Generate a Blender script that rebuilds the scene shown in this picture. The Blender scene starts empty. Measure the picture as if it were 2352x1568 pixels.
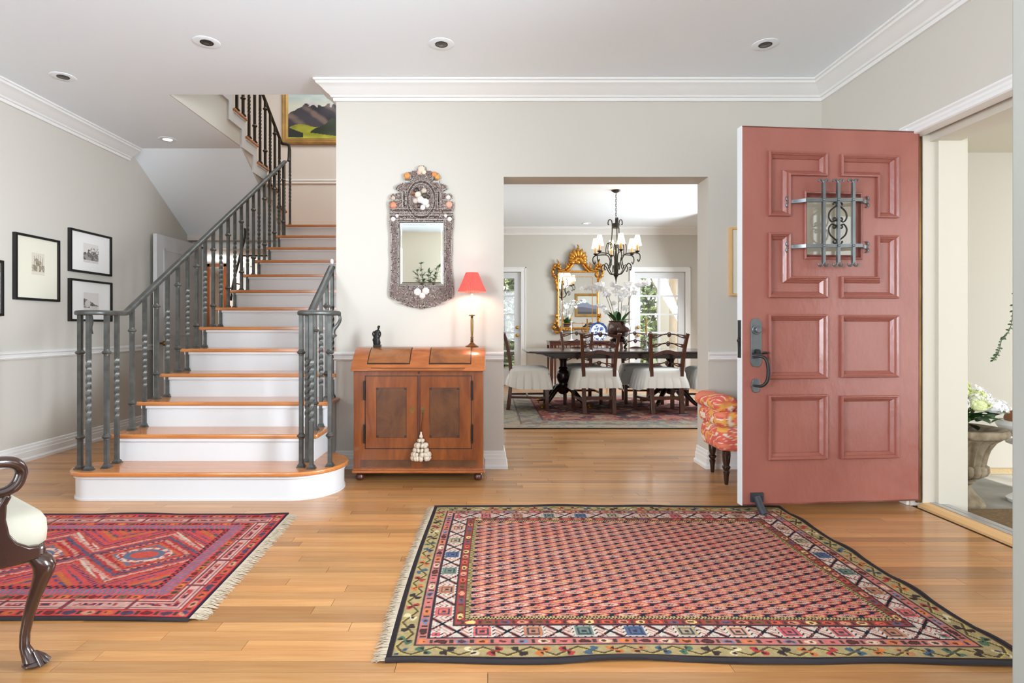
import bpy, math, random
import numpy as np
from mathutils import Vector, Matrix
random.seed(7); np.random.seed(7)
PI = math.pi
C = bpy.context.scene.collection
S = bpy.context.scene

# ------------------------------------------------------------------ camera
F = 1306.7                      # focal length in pixels of the 2352-wide frame
CX, CY, CH = 1124.0, 753.0, 1.02
cam = bpy.data.cameras.new('camera'); camo = bpy.data.objects.new('camera', cam); C.objects.link(camo)
cam.sensor_width = 36.0; cam.lens = F / 2352 * 36.0
cam.shift_x = (1176 - CX) / 2352; cam.shift_y = (CY - 784) / 2352
cam.clip_start = 0.05; cam.clip_end = 200
camo.location = (0, 0, CH); camo.rotation_euler = (PI/2, 0, 0)
S.camera = camo
def at(x, y, Y):                # photograph pixel -> point at depth Y
    return Vector(((x - CX) * Y / F, Y, CH - (y - CY) * Y / F))

# ------------------------------------------------------------------ view, world, lights
S.view_settings.view_transform = 'Standard'; S.view_settings.look = 'None'
S.view_settings.exposure = 0.28; S.view_settings.gamma = 1.0
S.view_settings.use_curve_mapping = False
try:
    S.cycles.use_denoising = True
    S.cycles.max_bounces = 8; S.cycles.diffuse_bounces = 5; S.cycles.glossy_bounces = 4
    S.cycles.transparent_max_bounces = 12; S.cycles.sample_clamp_indirect = 6.0
    S.cycles.caustics_reflective = False; S.cycles.caustics_refractive = False
except Exception: pass
w = bpy.data.worlds.new('sky'); S.world = w; w.use_nodes = True
nt = w.node_tree; nt.nodes.clear()
wo = nt.nodes.new('ShaderNodeOutputWorld'); wb = nt.nodes.new('ShaderNodeBackground')
wb.inputs[0].default_value = (0.93, 0.97, 1.0, 1); wb.inputs[1].default_value = 2.6
nt.links.new(wb.outputs[0], wo.inputs[0])

def area(name, loc, rot, sx, sy, power, col=(1, 1, 1), spread=None):
    l = bpy.data.lights.new(name, 'AREA'); l.shape = 'RECTANGLE'; l.size = sx; l.size_y = sy
    l.energy = power; l.color = (col[0]*.91, col[1]*1.0, col[2]*1.085)
    if spread: l.spread = spread
    o = bpy.data.objects.new(name, l); C.objects.link(o); o.location = loc; o.rotation_euler = rot
    return o
def point(name, loc, power, col=(1, .8, .55), r=.03):
    l = bpy.data.lights.new(name, 'POINT'); l.energy = power; l.color = col; l.shadow_soft_size = r
    o = bpy.data.objects.new(name, l); C.objects.link(o); o.location = loc; return o
# added fill lights, unseen, standing in for daylight; the back hall lamp is real
def aim(frm, to): return (Vector(to)-Vector(frm)).to_track_quat('-Z', 'Y').to_euler()
area('window_light', (1.0, -2.1, 1.5), (PI/2, 0, 0), 2.4, 1.9, 22, (1, .99, .97))  # added frontal fill just inside the wide rear opening
area('window_light', (-2.75, -2.1, 1.5), (PI/2, 0, 0), 1.5, 1.9, 50, (.98, .98, 1))  # added frontal fill just inside the narrow rear opening
area('ceiling_bounce_light', (.7, -.6, 1.1), (PI, 0, 0), 3.2, 2.2, 62, (.95, .97, 1))  # added upward fill behind the camera, brightens the ceiling
area('side_window_light', (2.36, 1.5, 1.5), aim((2.36, 1.5, 1.5), (-3.55, 3.6, 1.0)), 1.2, 1.8, 80, (.98, .99, 1), 1.2)  # added fill for the left wall; no window is built here
area('left_window_light', (-3.45, -.9, 1.5), aim((-3.45, -.9, 1.5), (2.2, 3.4, 1.5)), 1.8, 1.8, 72, (.98, .99, 1), 1.5)  # added fill for the door and right wall; no window is built here
area('dining_window_light', (3.9, 7.6, 1.7), aim((3.9, 7.6, 1.7), (1.0, 7.0, .6)), 2.6, 1.8, 195, (1, .99, .97))  # added fill inside the closed right dining wall
area('dining_window_light', (-.8, 7.4, 1.7), aim((-.8, 7.4, 1.7), (2.0, 7.0, .6)), 2.4, 1.6, 18, (1, .98, .96))  # added weaker fill inside the closed left dining wall
area('upstairs_light', (-1.9, 6.2, 5.2), (0, 0, 0), 1.6, 1.6, 58, (1, .98, .95))  # added unseen fill at the top of the stairwell
point('back_hall_light', tuple(at(514, 632, 8.5)), 16, (1, .93, .84), .04)
sun = bpy.data.lights.new('sun', 'SUN'); sun.energy = 4.2; sun.angle = .01; sun.color = (1, .96, .9)
so = bpy.data.objects.new('sun', sun); C.objects.link(so)
so.rotation_euler = Vector((1.0, -.3, 1.6)).to_track_quat('Z', 'Y').to_euler()

# ------------------------------------------------------------------ materials
def lin(c):
    return tuple(((v/255)/12.92 if v/255 <= .04045 else ((v/255+.055)/1.055)**2.4) for v in c[:3])
def L4(c): return (*lin(c), 1)
MATS = {}
def mat(name, col, rough=.6, metal=0.0, var=0.0, vscale=6.0, stretch=(1, 1, 1), bump=0.0, bscale=40.0,
        emit=None, estr=0.0, col2=None, coat=0.0, attr=None, sheen=0.0, spec=.5, trans=0.0):
    m = bpy.data.materials.new(name); m.use_nodes = True; t = m.node_tree; N = t.nodes
    b = N['Principled BSDF']
    b.inputs['Base Color'].default_value = L4(col)
    b.inputs['Roughness'].default_value = rough; b.inputs['Metallic'].default_value = metal
    b.inputs['Specular IOR Level'].default_value = spec
    if coat: b.inputs['Coat Weight'].default_value = coat; b.inputs['Coat Roughness'].default_value = .12
    if sheen: b.inputs['Sheen Weight'].default_value = sheen
    if trans: b.inputs['Transmission Weight'].default_value = trans
    tc = N.new('ShaderNodeTexCoord'); mp = N.new('ShaderNodeMapping'); mp.inputs['Scale'].default_value = stretch
    t.links.new(tc.outputs['Object'], mp.inputs[0])
    src = None
    if attr:
        a = N.new('ShaderNodeAttribute'); a.attribute_name = attr; src = a.outputs['Color']
    if var or col2:
        n = N.new('ShaderNodeTexNoise'); n.inputs['Scale'].default_value = vscale; n.inputs['Detail'].default_value = 5
        t.links.new(mp.outputs[0], n.inputs['Vector'])
        mx = N.new('ShaderNodeMix'); mx.data_type = 'RGBA'
        c2 = col2 or tuple(v*(1-var) for v in col)
        cr = N.new('ShaderNodeMapRange'); cr.inputs[1].default_value = .3; cr.inputs[2].default_value = .7
        t.links.new(n.outputs[0], cr.inputs[0]); t.links.new(cr.outputs[0], mx.inputs[0])
        if src:
            mx.blend_type = 'MULTIPLY'; mx.inputs[0].default_value = 1
            t.links.new(src, mx.inputs[6])
            m3 = N.new('ShaderNodeMix'); m3.data_type = 'RGBA'; m3.inputs[6].default_value = (1, 1, 1, 1)
            m3.inputs[7].default_value = (1-var, 1-var, 1-var, 1); t.links.new(cr.outputs[0], m3.inputs[0])
            for l in list(t.links):
                if l.to_socket == mx.inputs[0]: t.links.remove(l)
            mx.inputs[0].default_value = 1
            t.links.new(m3.outputs[2], mx.inputs[7])
        else:
            mx.inputs[6].default_value = L4(col); mx.inputs[7].default_value = L4(c2)
        src = mx.outputs[2]
    if src: t.links.new(src, b.inputs['Base Color'])
    if bump:
        n2 = N.new('ShaderNodeTexNoise'); n2.inputs['Scale'].default_value = bscale; n2.inputs['Detail'].default_value = 4
        t.links.new(mp.outputs[0], n2.inputs['Vector'])
        bm_ = N.new('ShaderNodeBump'); bm_.inputs['Strength'].default_value = bump; bm_.inputs['Distance'].default_value = .01
        t.links.new(n2.outputs[0], bm_.inputs['Height']); t.links.new(bm_.outputs[0], b.inputs['Normal'])
    if emit:
        b.inputs['Emission Color'].default_value = L4(emit); b.inputs['Emission Strength'].default_value = estr
    MATS[name] = m; return m
def glassmat(name, tint=(1, 1, 1), refl=.08):
    m = bpy.data.materials.new(name); m.use_nodes = True; t = m.node_tree; t.nodes.clear()
    o = t.nodes.new('ShaderNodeOutputMaterial'); mx = t.nodes.new('ShaderNodeMixShader')
    a = t.nodes.new('ShaderNodeBsdfTransparent'); a.inputs[0].default_value = (*tint, 1)
    g = t.nodes.new('ShaderNodeBsdfGlossy'); g.inputs['Roughness'].default_value = .02
    fr = t.nodes.new('ShaderNodeFresnel'); fr.inputs[0].default_value = 1.45
    ad = t.nodes.new('ShaderNodeMath'); ad.operation = 'ADD'; ad.inputs[1].default_value = refl
    t.links.new(fr.outputs[0], ad.inputs[0]); t.links.new(ad.outputs[0], mx.inputs[0])
    t.links.new(a.outputs[0], mx.inputs[1]); t.links.new(g.outputs[0], mx.inputs[2]); t.links.new(mx.outputs[0], o.inputs[0])
    MATS[name] = m; return m
def woodmat(name, c1, c2, rough=.35, scale=3.0, stretch=(1, 8, 8), coat=.2, attr=None):
    m = bpy.data.materials.new(name); m.use_nodes = True; t = m.node_tree; N = t.nodes; b = N['Principled BSDF']
    b.inputs['Roughness'].default_value = rough; b.inputs['Coat Weight'].default_value = coat; b.inputs['Coat Roughness'].default_value = .1
    tc = N.new('ShaderNodeTexCoord'); mp = N.new('ShaderNodeMapping'); mp.inputs['Scale'].default_value = stretch
    t.links.new(tc.outputs['Object'], mp.inputs[0])
    n = N.new('ShaderNodeTexNoise'); n.inputs['Scale'].default_value = scale; n.inputs['Detail'].default_value = 8; n.inputs['Roughness'].default_value = .65
    n.inputs['Distortion'].default_value = .6
    t.links.new(mp.outputs[0], n.inputs['Vector'])
    cr = N.new('ShaderNodeValToRGB'); cr.color_ramp.elements[0].position = .32; cr.color_ramp.elements[1].position = .68
    cr.color_ramp.elements[0].color = L4(c2); cr.color_ramp.elements[1].color = L4(c1)
    t.links.new(n.outputs[0], cr.inputs[0]); out = cr.outputs[0]
    if attr:
        a = N.new('ShaderNodeAttribute'); a.attribute_name = attr
        mx = N.new('ShaderNodeMix'); mx.data_type = 'RGBA'; mx.blend_type = 'MULTIPLY'; mx.inputs[0].default_value = 1
        t.links.new(out, mx.inputs[6]); t.links.new(a.outputs['Color'], mx.inputs[7]); out = mx.outputs[2]
    t.links.new(out, b.inputs['Base Color']); MATS[name] = m; return m

mat('wall_paint', (203, 198, 188), .85)
mat('cream_paint', (240, 228, 204), .85)
mat('hall_paint', (214, 204, 194), .85)
mat('ceiling_paint', (241, 248, 253), .9)
mat('trim_white', (232, 231, 228), .45)
mat('white_enamel', (211, 212, 213), .35)
mat('pier_paint', (158, 156, 147), .8)
mat('stucco', (226, 202, 160), .95, bump=.5, bscale=60)
mat('porch_white', (206, 200, 186), .8)
mat('porch_floor', (150, 148, 140), .9, col2=(120, 117, 108), vscale=5, bump=.2)
mat('subfloor', (70, 44, 24), .8)
woodmat('floor_oak', (212, 160, 104), (190, 132, 78), .3, 2.2, (1.2, 22, 10), .25, attr='tone')
woodmat('tread_wood', (200, 132, 72), (178, 106, 50), .25, 2.5, (1.2, 14, 14), .5)
mat('iron', (96, 97, 93), .45, .55, var=.25, vscale=20)
mat('iron_dark', (58, 52, 44), .5, .5)
mat('door_red', (160, 98, 85), .34, col2=(146, 84, 73), vscale=3, stretch=(1, 1, .5), bump=.35, bscale=26, coat=.15)
mat('door_edge_white', (222, 226, 228), .5)
mat('pewter', (130, 136, 138), .35, .7, var=.2)
mat('dark_metal', (52, 50, 48), .5, .6)
mat('brass', (190, 150, 80), .3, .9)
mat('antique_brass', (146, 110, 62), .35, .9, var=.3)
mat('gold_leaf', (226, 164, 72), .32, .75, col2=(176, 112, 38), vscale=30)
mat('gold_frame', (200, 158, 92), .4, .5, var=.2)
mat('black_frame', (24, 23, 22), .4)
mat('light_wood', (222, 180, 124), .5)
mat('mat_cream', (226, 222, 203), .9)
mat('mat_white', (236, 234, 230), .9)
woodmat('desk_wood', (134, 72, 28), (98, 45, 15), .28, 2.2, (9, 9, 1.3), .4)
woodmat('desk_light', (176, 102, 46), (142, 72, 28), .25, 2.5, (2, 9, 9), .5)
woodmat('desk_burl', (100, 60, 30), (66, 36, 20), .3, 9, (1, 1, .6), .4)
woodmat('desk_burl_light', (156, 96, 46), (112, 62, 28), .25, 8, (.6, 1, 1), .5)
mat('inlay', (40, 22, 14), .4)
woodmat('mahogany', (96, 50, 34), (62, 29, 20), .28, 3, (9, 9, 1.5), .4)
woodmat('mahogany_dark', (46, 26, 20), (28, 15, 12), .2, 3, (2, 9, 9), .5)
mat('walnut_chair', (60, 36, 28), .2, var=.3, vscale=4, coat=.5)
mat('shell_cream', (214, 198, 176), .6, var=.15, vscale=40)
mat('linen', (240, 238, 232), .9, bump=.1, bscale=200, sheen=.2)
mat('cream_fabric', (176, 170, 152), .85, col2=(186, 180, 164), vscale=7)
mat('mirror_glass', (240, 242, 240), .015, 1.0)
mat('shade_red', (214, 84, 78), .8, emit=(240, 100, 80), estr=.30)
mat('shade_cream', (255, 240, 214), .8, emit=(255, 226, 176), estr=1.5)
mat('candle_wax', (240, 236, 224), .5)
mat('beeswax', (196, 152, 84), .5)
mat('bulb', (255, 250, 240), .5, emit=(255, 246, 232), estr=9)
mat('can_dark', (88, 78, 70), .3, .5)
mat('bronze_black', (34, 32, 30), .35, .5)
mat('coral_fabric', (222, 108, 90), .85, attr='col')
mat('vcol', (200, 200, 200), .95, attr='col')
mat('vcol_rug', (200, 200, 200), 1.0, attr='col', var=.12, vscale=150, spec=.1)
mat('vcol_gloss', (200, 200, 200), .25, attr='col')
mat('shell', (200, 190, 180), .35, attr='col')
mat('shell_ground', (112, 94, 86), .6)
mat('fringe', (196, 180, 156), .95)
mat('rug_selvage', (38, 32, 34), .95)
mat('leaf_green', (62, 110, 40), .45, col2=(38, 80, 34), vscale=9)
mat('leaf_dark', (40, 72, 44), .4, col2=(60, 98, 50), vscale=9)
mat('leaf_garden', (78, 104, 56), .6, attr='col')
mat('petal_white', (246, 246, 248), .6)
mat('petal_green', (232, 236, 196), .6, col2=(206, 218, 140), vscale=25)
mat('stem_green', (86, 84, 52), .6)
mat('bowl_glaze', (54, 34, 28), .12, col2=(90, 52, 34), vscale=6, coat=.6)
mat('stone', (164, 150, 126), .95, col2=(112, 98, 76), vscale=14, bump=.6, bscale=45)
mat('bark', (176, 160, 136), .9, col2=(140, 122, 100), vscale=8, stretch=(1, 1, .3))
mat('soil_brown', (140, 96, 66), .9)
mat('white_ceramic', (228, 228, 226), .4)
mat('mat_coir', (126, 100, 62), 1.0, var=.3, vscale=60)
mat('garden_ground', (120, 124, 92), 1.0, col2=(84, 96, 62), vscale=3)
mat('rubber', (48, 52, 58), .6)
mat('silver_trim', (190, 190, 188), .35, .6)
glassmat('pane_glass'); glassmat('crystal', (.93, .96, .98), .25)
glassmat('door_glass', (.97, .97, .93), .02)

# ------------------------------------------------------------------ mesh building
class MB:
    def __init__(s): s.v = []; s.f = []
    def add(s, vs, fs):
        o = len(s.v); s.v.extend([tuple(p) for p in vs]); s.f.extend([tuple(i+o for i in f) for f in fs]); return s
    def box(s, x0, x1, y0, y1, z0, z1):
        x0, x1 = min(x0, x1), max(x0, x1); y0, y1 = min(y0, y1), max(y0, y1); z0, z1 = min(z0, z1), max(z0, z1)
        return s.add([(x0,y0,z0),(x1,y0,z0),(x1,y1,z0),(x0,y1,z0),(x0,y0,z1),(x1,y0,z1),(x1,y1,z1),(x0,y1,z1)],
              [(3,2,1,0),(4,5,6,7),(0,1,5,4),(1,2,6,5),(2,3,7,6),(3,0,4,7)])
    def loft(s, rings, closed=True, cap=True):
        n = len(rings[0]); vs = [p for r in rings for p in r]; fs = []
        for i in range(len(rings)-1):
            for j in range(n if closed else n-1):
                k = (j+1) % n; fs.append((i*n+j, i*n+k, (i+1)*n+k, (i+1)*n+j))
        if cap and closed:
            fs.append(tuple(range(n-1, -1, -1))); b = (len(rings)-1)*n; fs.append(tuple(range(b, b+n)))
        return s.add(vs, fs)
    def tube(s, path, r, n=8, ref=None, sq=False, twist=None, cap=True, flat=1.0):
        P = [Vector(p) for p in path]; rings = []
        T0 = (P[1]-P[0]).normalized(); a = Vector(ref) if ref else (Vector((0,0,1)) if abs(T0.z) < .9 else Vector((1,0,0)))
        nrm = (a - a.dot(T0)*T0).normalized()
        for i, p in enumerate(P):
            T = ((P[min(i+1, len(P)-1)]-P[i]).normalized() + (P[i]-P[max(i-1, 0)]).normalized())
            T = T.normalized() if T.length > 1e-9 else T0
            nrm = (nrm - nrm.dot(T)*T)
            nrm = nrm.normalized() if nrm.length > 1e-6 else Vector((1,0,0))
            bn = T.cross(nrm); rr = r[i] if isinstance(r, (list, tuple)) else r
            tw = twist[i] if twist else 0
            m = 4 if sq else n; ring = []
            for j in range(m):
                an = 2*PI*j/m + (PI/4 if sq else 0) + tw; q = rr*(1.414 if sq else 1)
                ring.append(p + nrm*math.cos(an)*q + bn*math.sin(an)*q*flat)
            rings.append(ring)
        return s.loft(rings, cap=cap)
    def lathe(s, prof, c=(0,0,0), n=24, mod=None, cap=True):
        rings = []
        for (r, z) in prof:
            ring = []
            for j in range(n):
                an = 2*PI*j/n; q = r*(mod(an, z) if mod else 1)
                ring.append((c[0]+q*math.cos(an), c[1]+q*math.sin(an), c[2]+z))
            rings.append(ring)
        return s.loft(rings, cap=cap)
    def ell(s, c, rx, ry, rz, n=10, m=6):
        rings = []
        for i in range(1, m):
            th = PI*i/m
            rings.append([(c[0]+rx*math.sin(th)*math.cos(2*PI*j/n), c[1]+ry*math.sin(th)*math.sin(2*PI*j/n), c[2]-rz*math.cos(th)) for j in range(n)])
        return s.loft(rings)
    def prism(s, pts, lo, hi, ax='z'):     # pts in the two other axes (cyclic order), extruded along ax
        f = {'z': lambda p, t: (p[0], p[1], t), 'x': lambda p, t: (t, p[0], p[1]), 'y': lambda p, t: (p[0], t, p[1])}[ax]
        a = sum(pts[i][0]*pts[(i+1) % len(pts)][1]-pts[(i+1) % len(pts)][0]*pts[i][1] for i in range(len(pts)))
        if a < 0: pts = pts[::-1]
        n = len(pts); vs = [f(p, lo) for p in pts]+[f(p, hi) for p in pts]
        fl = ax == 'y'
        fs = [tuple(range(n-1, -1, -1)), tuple(range(n, 2*n))]+[(i, (i+1) % n, n+(i+1) % n, n+i) for i in range(n)]
        if fl: fs = [q[::-1] for q in fs]
        return s.add(vs, fs)
    def molding(s, path, prof, closed=False):   # path of (x,y); profile (out,z), out to the right of the direction of travel
        n = len(path); rings = []
        for i in range(n):
            p = Vector(path[i])
            d0 = (p-Vector(path[i-1])) if (i > 0 or closed) else None
            d1 = (Vector(path[(i+1) % n])-p) if (i < n-1 or closed) else None
            d0 = (d0 or d1).normalized(); d1 = (d1 or d0).normalized()
            n0 = Vector((d0.y, -d0.x)); n1 = Vector((d1.y, -d1.x)); b = (n0+n1).normalized(); b = b/max(b.dot(n0), .2)
            rings.append([(p.x+b.x*o, p.y+b.y*o, z) for (o, z) in prof])
        if closed: rings.append(rings[0])
        return s.loft(rings, cap=not closed)
    def build(s, name, m, parent=None, smooth=None, bevel=0, seg=2, sub=0):
        me = bpy.data.meshes.new(name); me.from_pydata(s.v, [], s.f); me.validate(); me.update()
        me.materials.append(MATS[m])
        if smooth is not None:
            me.shade_smooth()
            try: me.set_sharp_from_angle(angle=math.radians(smooth))
            except Exception: pass
        o = bpy.data.objects.new(name, me); C.objects.link(o)
        if parent: o.parent = parent
        if bevel:
            b = o.modifiers.new('bevel', 'BEVEL'); b.width = bevel; b.segments = seg; b.limit_method = 'ANGLE'; b.angle_limit = .6
        if sub:
            b = o.modifiers.new('sub', 'SUBSURF'); b.levels = sub; b.render_levels = sub
        return o
def tag(o, label=None, cat=None, group=None, kind=None):
    if label: o['label'] = label
    if cat: o['category'] = cat
    if group: o['group'] = group
    if kind: o['kind'] = kind
    return o
def thing(name, label, cat, loc=(0,0,0), rz=0, group=None):
    o = bpy.data.objects.new(name, None); C.objects.link(o); o.location = loc; o.rotation_euler = (0,0,rz)
    o.empty_display_size = .05
    return tag(o, label, cat, group)
def struct(name, mb, m, parent=None, **k):
    o = mb.build(name, m, parent, **k)
    if not parent: o['kind'] = 'structure'
    return o
def dup(root, loc=None, rz=None, label=None, group=None):
    kids = {}
    for o in bpy.data.objects:
        if o.parent: kids.setdefault(o.parent.name, []).append(o)
    def cp(o, p):
        c = o.copy(); C.objects.link(c)
        if p: c.parent = p
        for k in kids.get(o.name, []): cp(k, c)
        return c
    r = cp(root, None)
    if loc is not None: r.location = loc
    if rz is not None: r.rotation_euler = (0,0,rz)
    if label: r['label'] = label
    if group: r['group'] = group
    return r
def setcol(o, cols, name='col'):       # cols: per-vertex array (n,3) in sRGB 0..255
    a = np.asarray(cols, dtype=np.float32)/255.0
    a = np.where(a <= .04045, a/12.92, ((a+.055)/1.055)**2.4)
    me = o.data; at_ = me.color_attributes.new(name, 'FLOAT_COLOR', 'POINT')
    out = np.ones((len(me.vertices), 4), dtype=np.float32); out[:, :3] = a
    at_.data.foreach_set('color', out.ravel()); return o
def sheet(name, m, fn, nu, nv, cfn, parent=None, smooth=True):    # coloured grid: fn(U,V)->xyz arrays, cfn(U,V)->rgb array
    u = np.linspace(0, 1, nu+1); v = np.linspace(0, 1, nv+1); U, V = np.meshgrid(u, v)
    X, Y, Z = fn(U, V); P = np.stack([X, Y, Z], -1).reshape(-1, 3)
    idx = np.arange((nu+1)*(nv+1)).reshape(nv+1, nu+1)
    q = np.stack([idx[:-1, :-1], idx[:-1, 1:], idx[1:, 1:], idx[1:, :-1]], -1).reshape(-1, 4)
    me = bpy.data.meshes.new(name); me.vertices.add(len(P)); me.vertices.foreach_set('co', P.astype(np.float32).ravel())
    me.loops.add(q.size); me.loops.foreach_set('vertex_index', q.ravel().astype(np.int32))
    me.polygons.add(len(q)); me.polygons.foreach_set('loop_start', np.arange(0, q.size, 4, dtype=np.int32))
    me.polygons.foreach_set('loop_total', np.full(len(q), 4, dtype=np.int32)); me.update(calc_edges=True); me.validate()
    if smooth: me.shade_smooth()
    me.materials.append(MATS[m]); o = bpy.data.objects.new(name, me); C.objects.link(o)
    if parent: o.parent = parent
    setcol(o, cfn(U, V).reshape(-1, 3)); return o
def noise2(U, V, sc, seed=0):           # cheap smooth value noise
    rs = np.random.RandomState(seed); n = 64; g = rs.rand(n, n)
    x = U*sc; y = V*sc; xi = np.floor(x).astype(int); yi = np.floor(y).astype(int); fx = x-xi; fy = y-yi
    fx = fx*fx*(3-2*fx); fy = fy*fy*(3-2*fy); g_ = lambda a, b: g[a % n, b % n]
    return (g_(xi, yi)*(1-fx)+g_(xi+1, yi)*fx)*(1-fy)+(g_(xi, yi+1)*(1-fx)+g_(xi+1, yi+1)*fx)*fy
def rrect(x0, x1, y0, y1, r, n=6):
    out = []
    for cx, cy, a in ((x1-r, y1-r, 0), (x0+r, y1-r, PI/2), (x0+r, y0+r, PI), (x1-r, y0+r, 1.5*PI)):
        out += [(cx+r*math.cos(a+PI/2*i/n), cy+r*math.sin(a+PI/2*i/n)) for i in range(n+1)]
    return out
def spiral(c, r0, r1, a0, a1, n=16, plane='xz', k=0.0):
    out = []
    for i in range(n+1):
        t = i/n; a = a0+(a1-a0)*t; r = r0+(r1-r0)*t
        x = c[0]+r*math.cos(a); z = c[1]+r*math.sin(a)
        out.append((x, k, z) if plane == 'xz' else (k, x, z))
    return out
def cr(points, n=8):                    # Catmull-Rom through points
    P = [Vector(p) for p in points]; P = [2*P[0]-P[1]]+P+[2*P[-1]-P[-2]]; out = []
    for i in range(1, len(P)-2):
        for k in range(n):
            t = k/n; a, b, c_, d = P[i-1], P[i], P[i+1], P[i+2]
            out.append(.5*((2*b)+(c_-a)*t+(2*a-5*b+4*c_-d)*t*t+(3*b-a-3*c_+d)*t**3))
    out.append(P[-2]); return out
# ================================================================== ROOM SHELL
XL, XR, YW, YB, ZC = -3.55, 2.42, 4.14, -2.2, 2.787
YF = 10.05                     # far wall of the dining room
OX0, OX1, OZ = .1045, 1.593, 2.119
# floor: strips running across the room
fl = MB().box(XL-.2, XR+.2, YB-.2, 4.25, -.12, -.006).box(XL-.2, 4.2, 4.25, YF+.2, -.12, -.006)
floor = struct('floor', fl, 'subfloor')
PW = .0572; rows = []; y = 1.40; k = 0; planks = []; rest = MB(); rest_t = []
rr = random.Random(3)
def tone(r):
    b = r.choice([1.0, 1.0, .97, 1.04, .92, .86, 1.06, .95]); w_ = r.uniform(-.02, .02)
    return (min(255, 236*b), min(255, 232*b*(1-w_)), min(255, 226*b*(1-2*w_)))
while y < YF:
    x0 = XL if y > 4.4 else XL; x1 = XR if y < 4.2 else (4.0 if y > 4.4 else XR)
    x = x0 - rr.uniform(0, .8)
    while x < x1:
        ln = rr.choice([.45, .7, .9, 1.2, 1.5, 1.9])*rr.uniform(.8, 1.2); a, b = max(x, x0), min(x+ln, x1)
        if b-a > .03: planks.append((a+.0008, b-.0008, y+.0007, y+PW-.0007, tone(rr)))
        x += ln
    y += PW
near = planks[:290]
for (a, b, c_, d, tn) in near:
    cx_, cy_ = (a+b)/2, (c_+d)/2
    o = MB().box(a-cx_, b-cx_, c_-cy_, d-cy_, -.012, 0).build('plank', 'floor_oak', floor); o.location = (cx_, cy_, 0)
    setcol(o, [tn]*8, 'tone')
tn_all = []
for (a, b, c_, d, tn) in planks[290:]:
    rest.box(a, b, c_, d, -.012, 0); tn_all += [tn]*8
o = rest.build('plank', 'floor_oak', floor); setcol(o, tn_all, 'tone'); o['kind'] = 'stuff'

# walls
struct('wall_left', MB().box(XL-.2, XL, YB, 6.9, 0, 5.6).box(XL-.2, XL, 6.9, 9.2, 2.13, 5.6), 'wall_paint')
mw = MB().box(-1.115, OX0, YW, 4.355, 0, ZC).box(OX0, OX1, YW, 4.355, OZ, ZC).box(OX1, XR+.2, YW, 4.355, 0, ZC)
struct('wall_back', mw, 'wall_paint')
struct('wall_stair', MB().box(-1.115, -.9, 4.355, YF, 0, 5.6).box(-1.115, XR, 4.31, 4.36, ZC+.11, 5.6), 'wall_paint')
# right wall with the front door opening (Y 2.2 .. 3.27)
rw = MB().box(XR, XR+.2, 3.27, YW, 0, ZC).box(XR, XR+.2, 2.19, 3.27, 2.135, ZC).box(XR, XR+.2, YB, 2.19, 0, ZC)
struct('wall_right', rw, 'wall_paint')
# wall behind the photographer with two window openings put in for daylight
bw = MB().box(XL, -3.5, YB-.15, YB, 0, ZC).box(-2.0, -.2, YB-.15, YB, 0, ZC).box(2.2, XR, YB-.15, YB, 0, ZC)
bw.box(-3.5, -2.0, YB-.15, YB, 0, .55).box(-3.5, -2.0, YB-.15, YB, 2.45, ZC).box(-.2, 2.2, YB-.15, YB, 0, .55).box(-.2, 2.2, YB-.15, YB, 2.45, ZC)
struct('wall_front', bw, 'cream_paint')
struct('wall_pier', MB().box(1.0093, 1.40, .96, 1.10, 0, ZC), 'pier_paint', bevel=.004)
# dining room walls
fd = []          # French doors: (x0, x1) openings in the far wall
FDL = (at(1080, 0, YF).x, at(1197, 0, YF).x); FDR = (at(1457, 0, YF).x, at(1574, 0, YF).x); FDZ = CH+(CY-624)*YF/F
dw = MB().box(-.9, FDL[0], YF, YF+.15, 0, ZC).box(FDL[1], FDR[0], YF, YF+.15, 0, ZC).box(FDR[1], 4.2, YF, YF+.15, 0, ZC)
dw.box(FDL[0], FDL[1], YF, YF+.15, FDZ, ZC).box(FDR[0], FDR[1], YF, YF+.15, FDZ, ZC)
struct('wall_dining', dw, 'wall_paint')
struct('wall_dining_right', MB().box(4.0, 4.2, 4.355, YF, 0, ZC).box(XR+.2, 4.2, 4.155, 4.355, 0, ZC), 'wall_paint')
# ceilings
struct('ceiling', MB().box(XL-.2, XR+.2, YB, 4.31, ZC, ZC+.11).box(XL-.2, -2.43, 4.31, 5.6, ZC, ZC+.11), 'ceiling_paint')
struct('ceiling_dining', MB().box(-.9, 4.2, 4.355, YF, ZC, ZC+.11), 'ceiling_paint')
struct('ceiling_upstairs', MB().box(XL, -.9, 4.2, 9.2, 5.5, 5.6), 'ceiling_paint')
# stair well: sloping soffit under the upper flight, landing, walls
sl = .62
struct('ceiling_slope', MB().prism([(5.6, ZC), (6.8, 2.045), (6.8, 2.2), (5.35, ZC+.11+.05), (5.6, ZC+.11)], XL, -2.43, 'x'), 'ceiling_paint')
struct('wall_landing', MB().box(XL, -1.115, 8.04, 8.2, 2.05, 5.5), 'hall_paint')
struct('wall_upstairs', MB().box(XL-.0, -1.0, 4.31-.12, 4.31, ZC+.11, 5.5), 'wall_paint')
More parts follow.
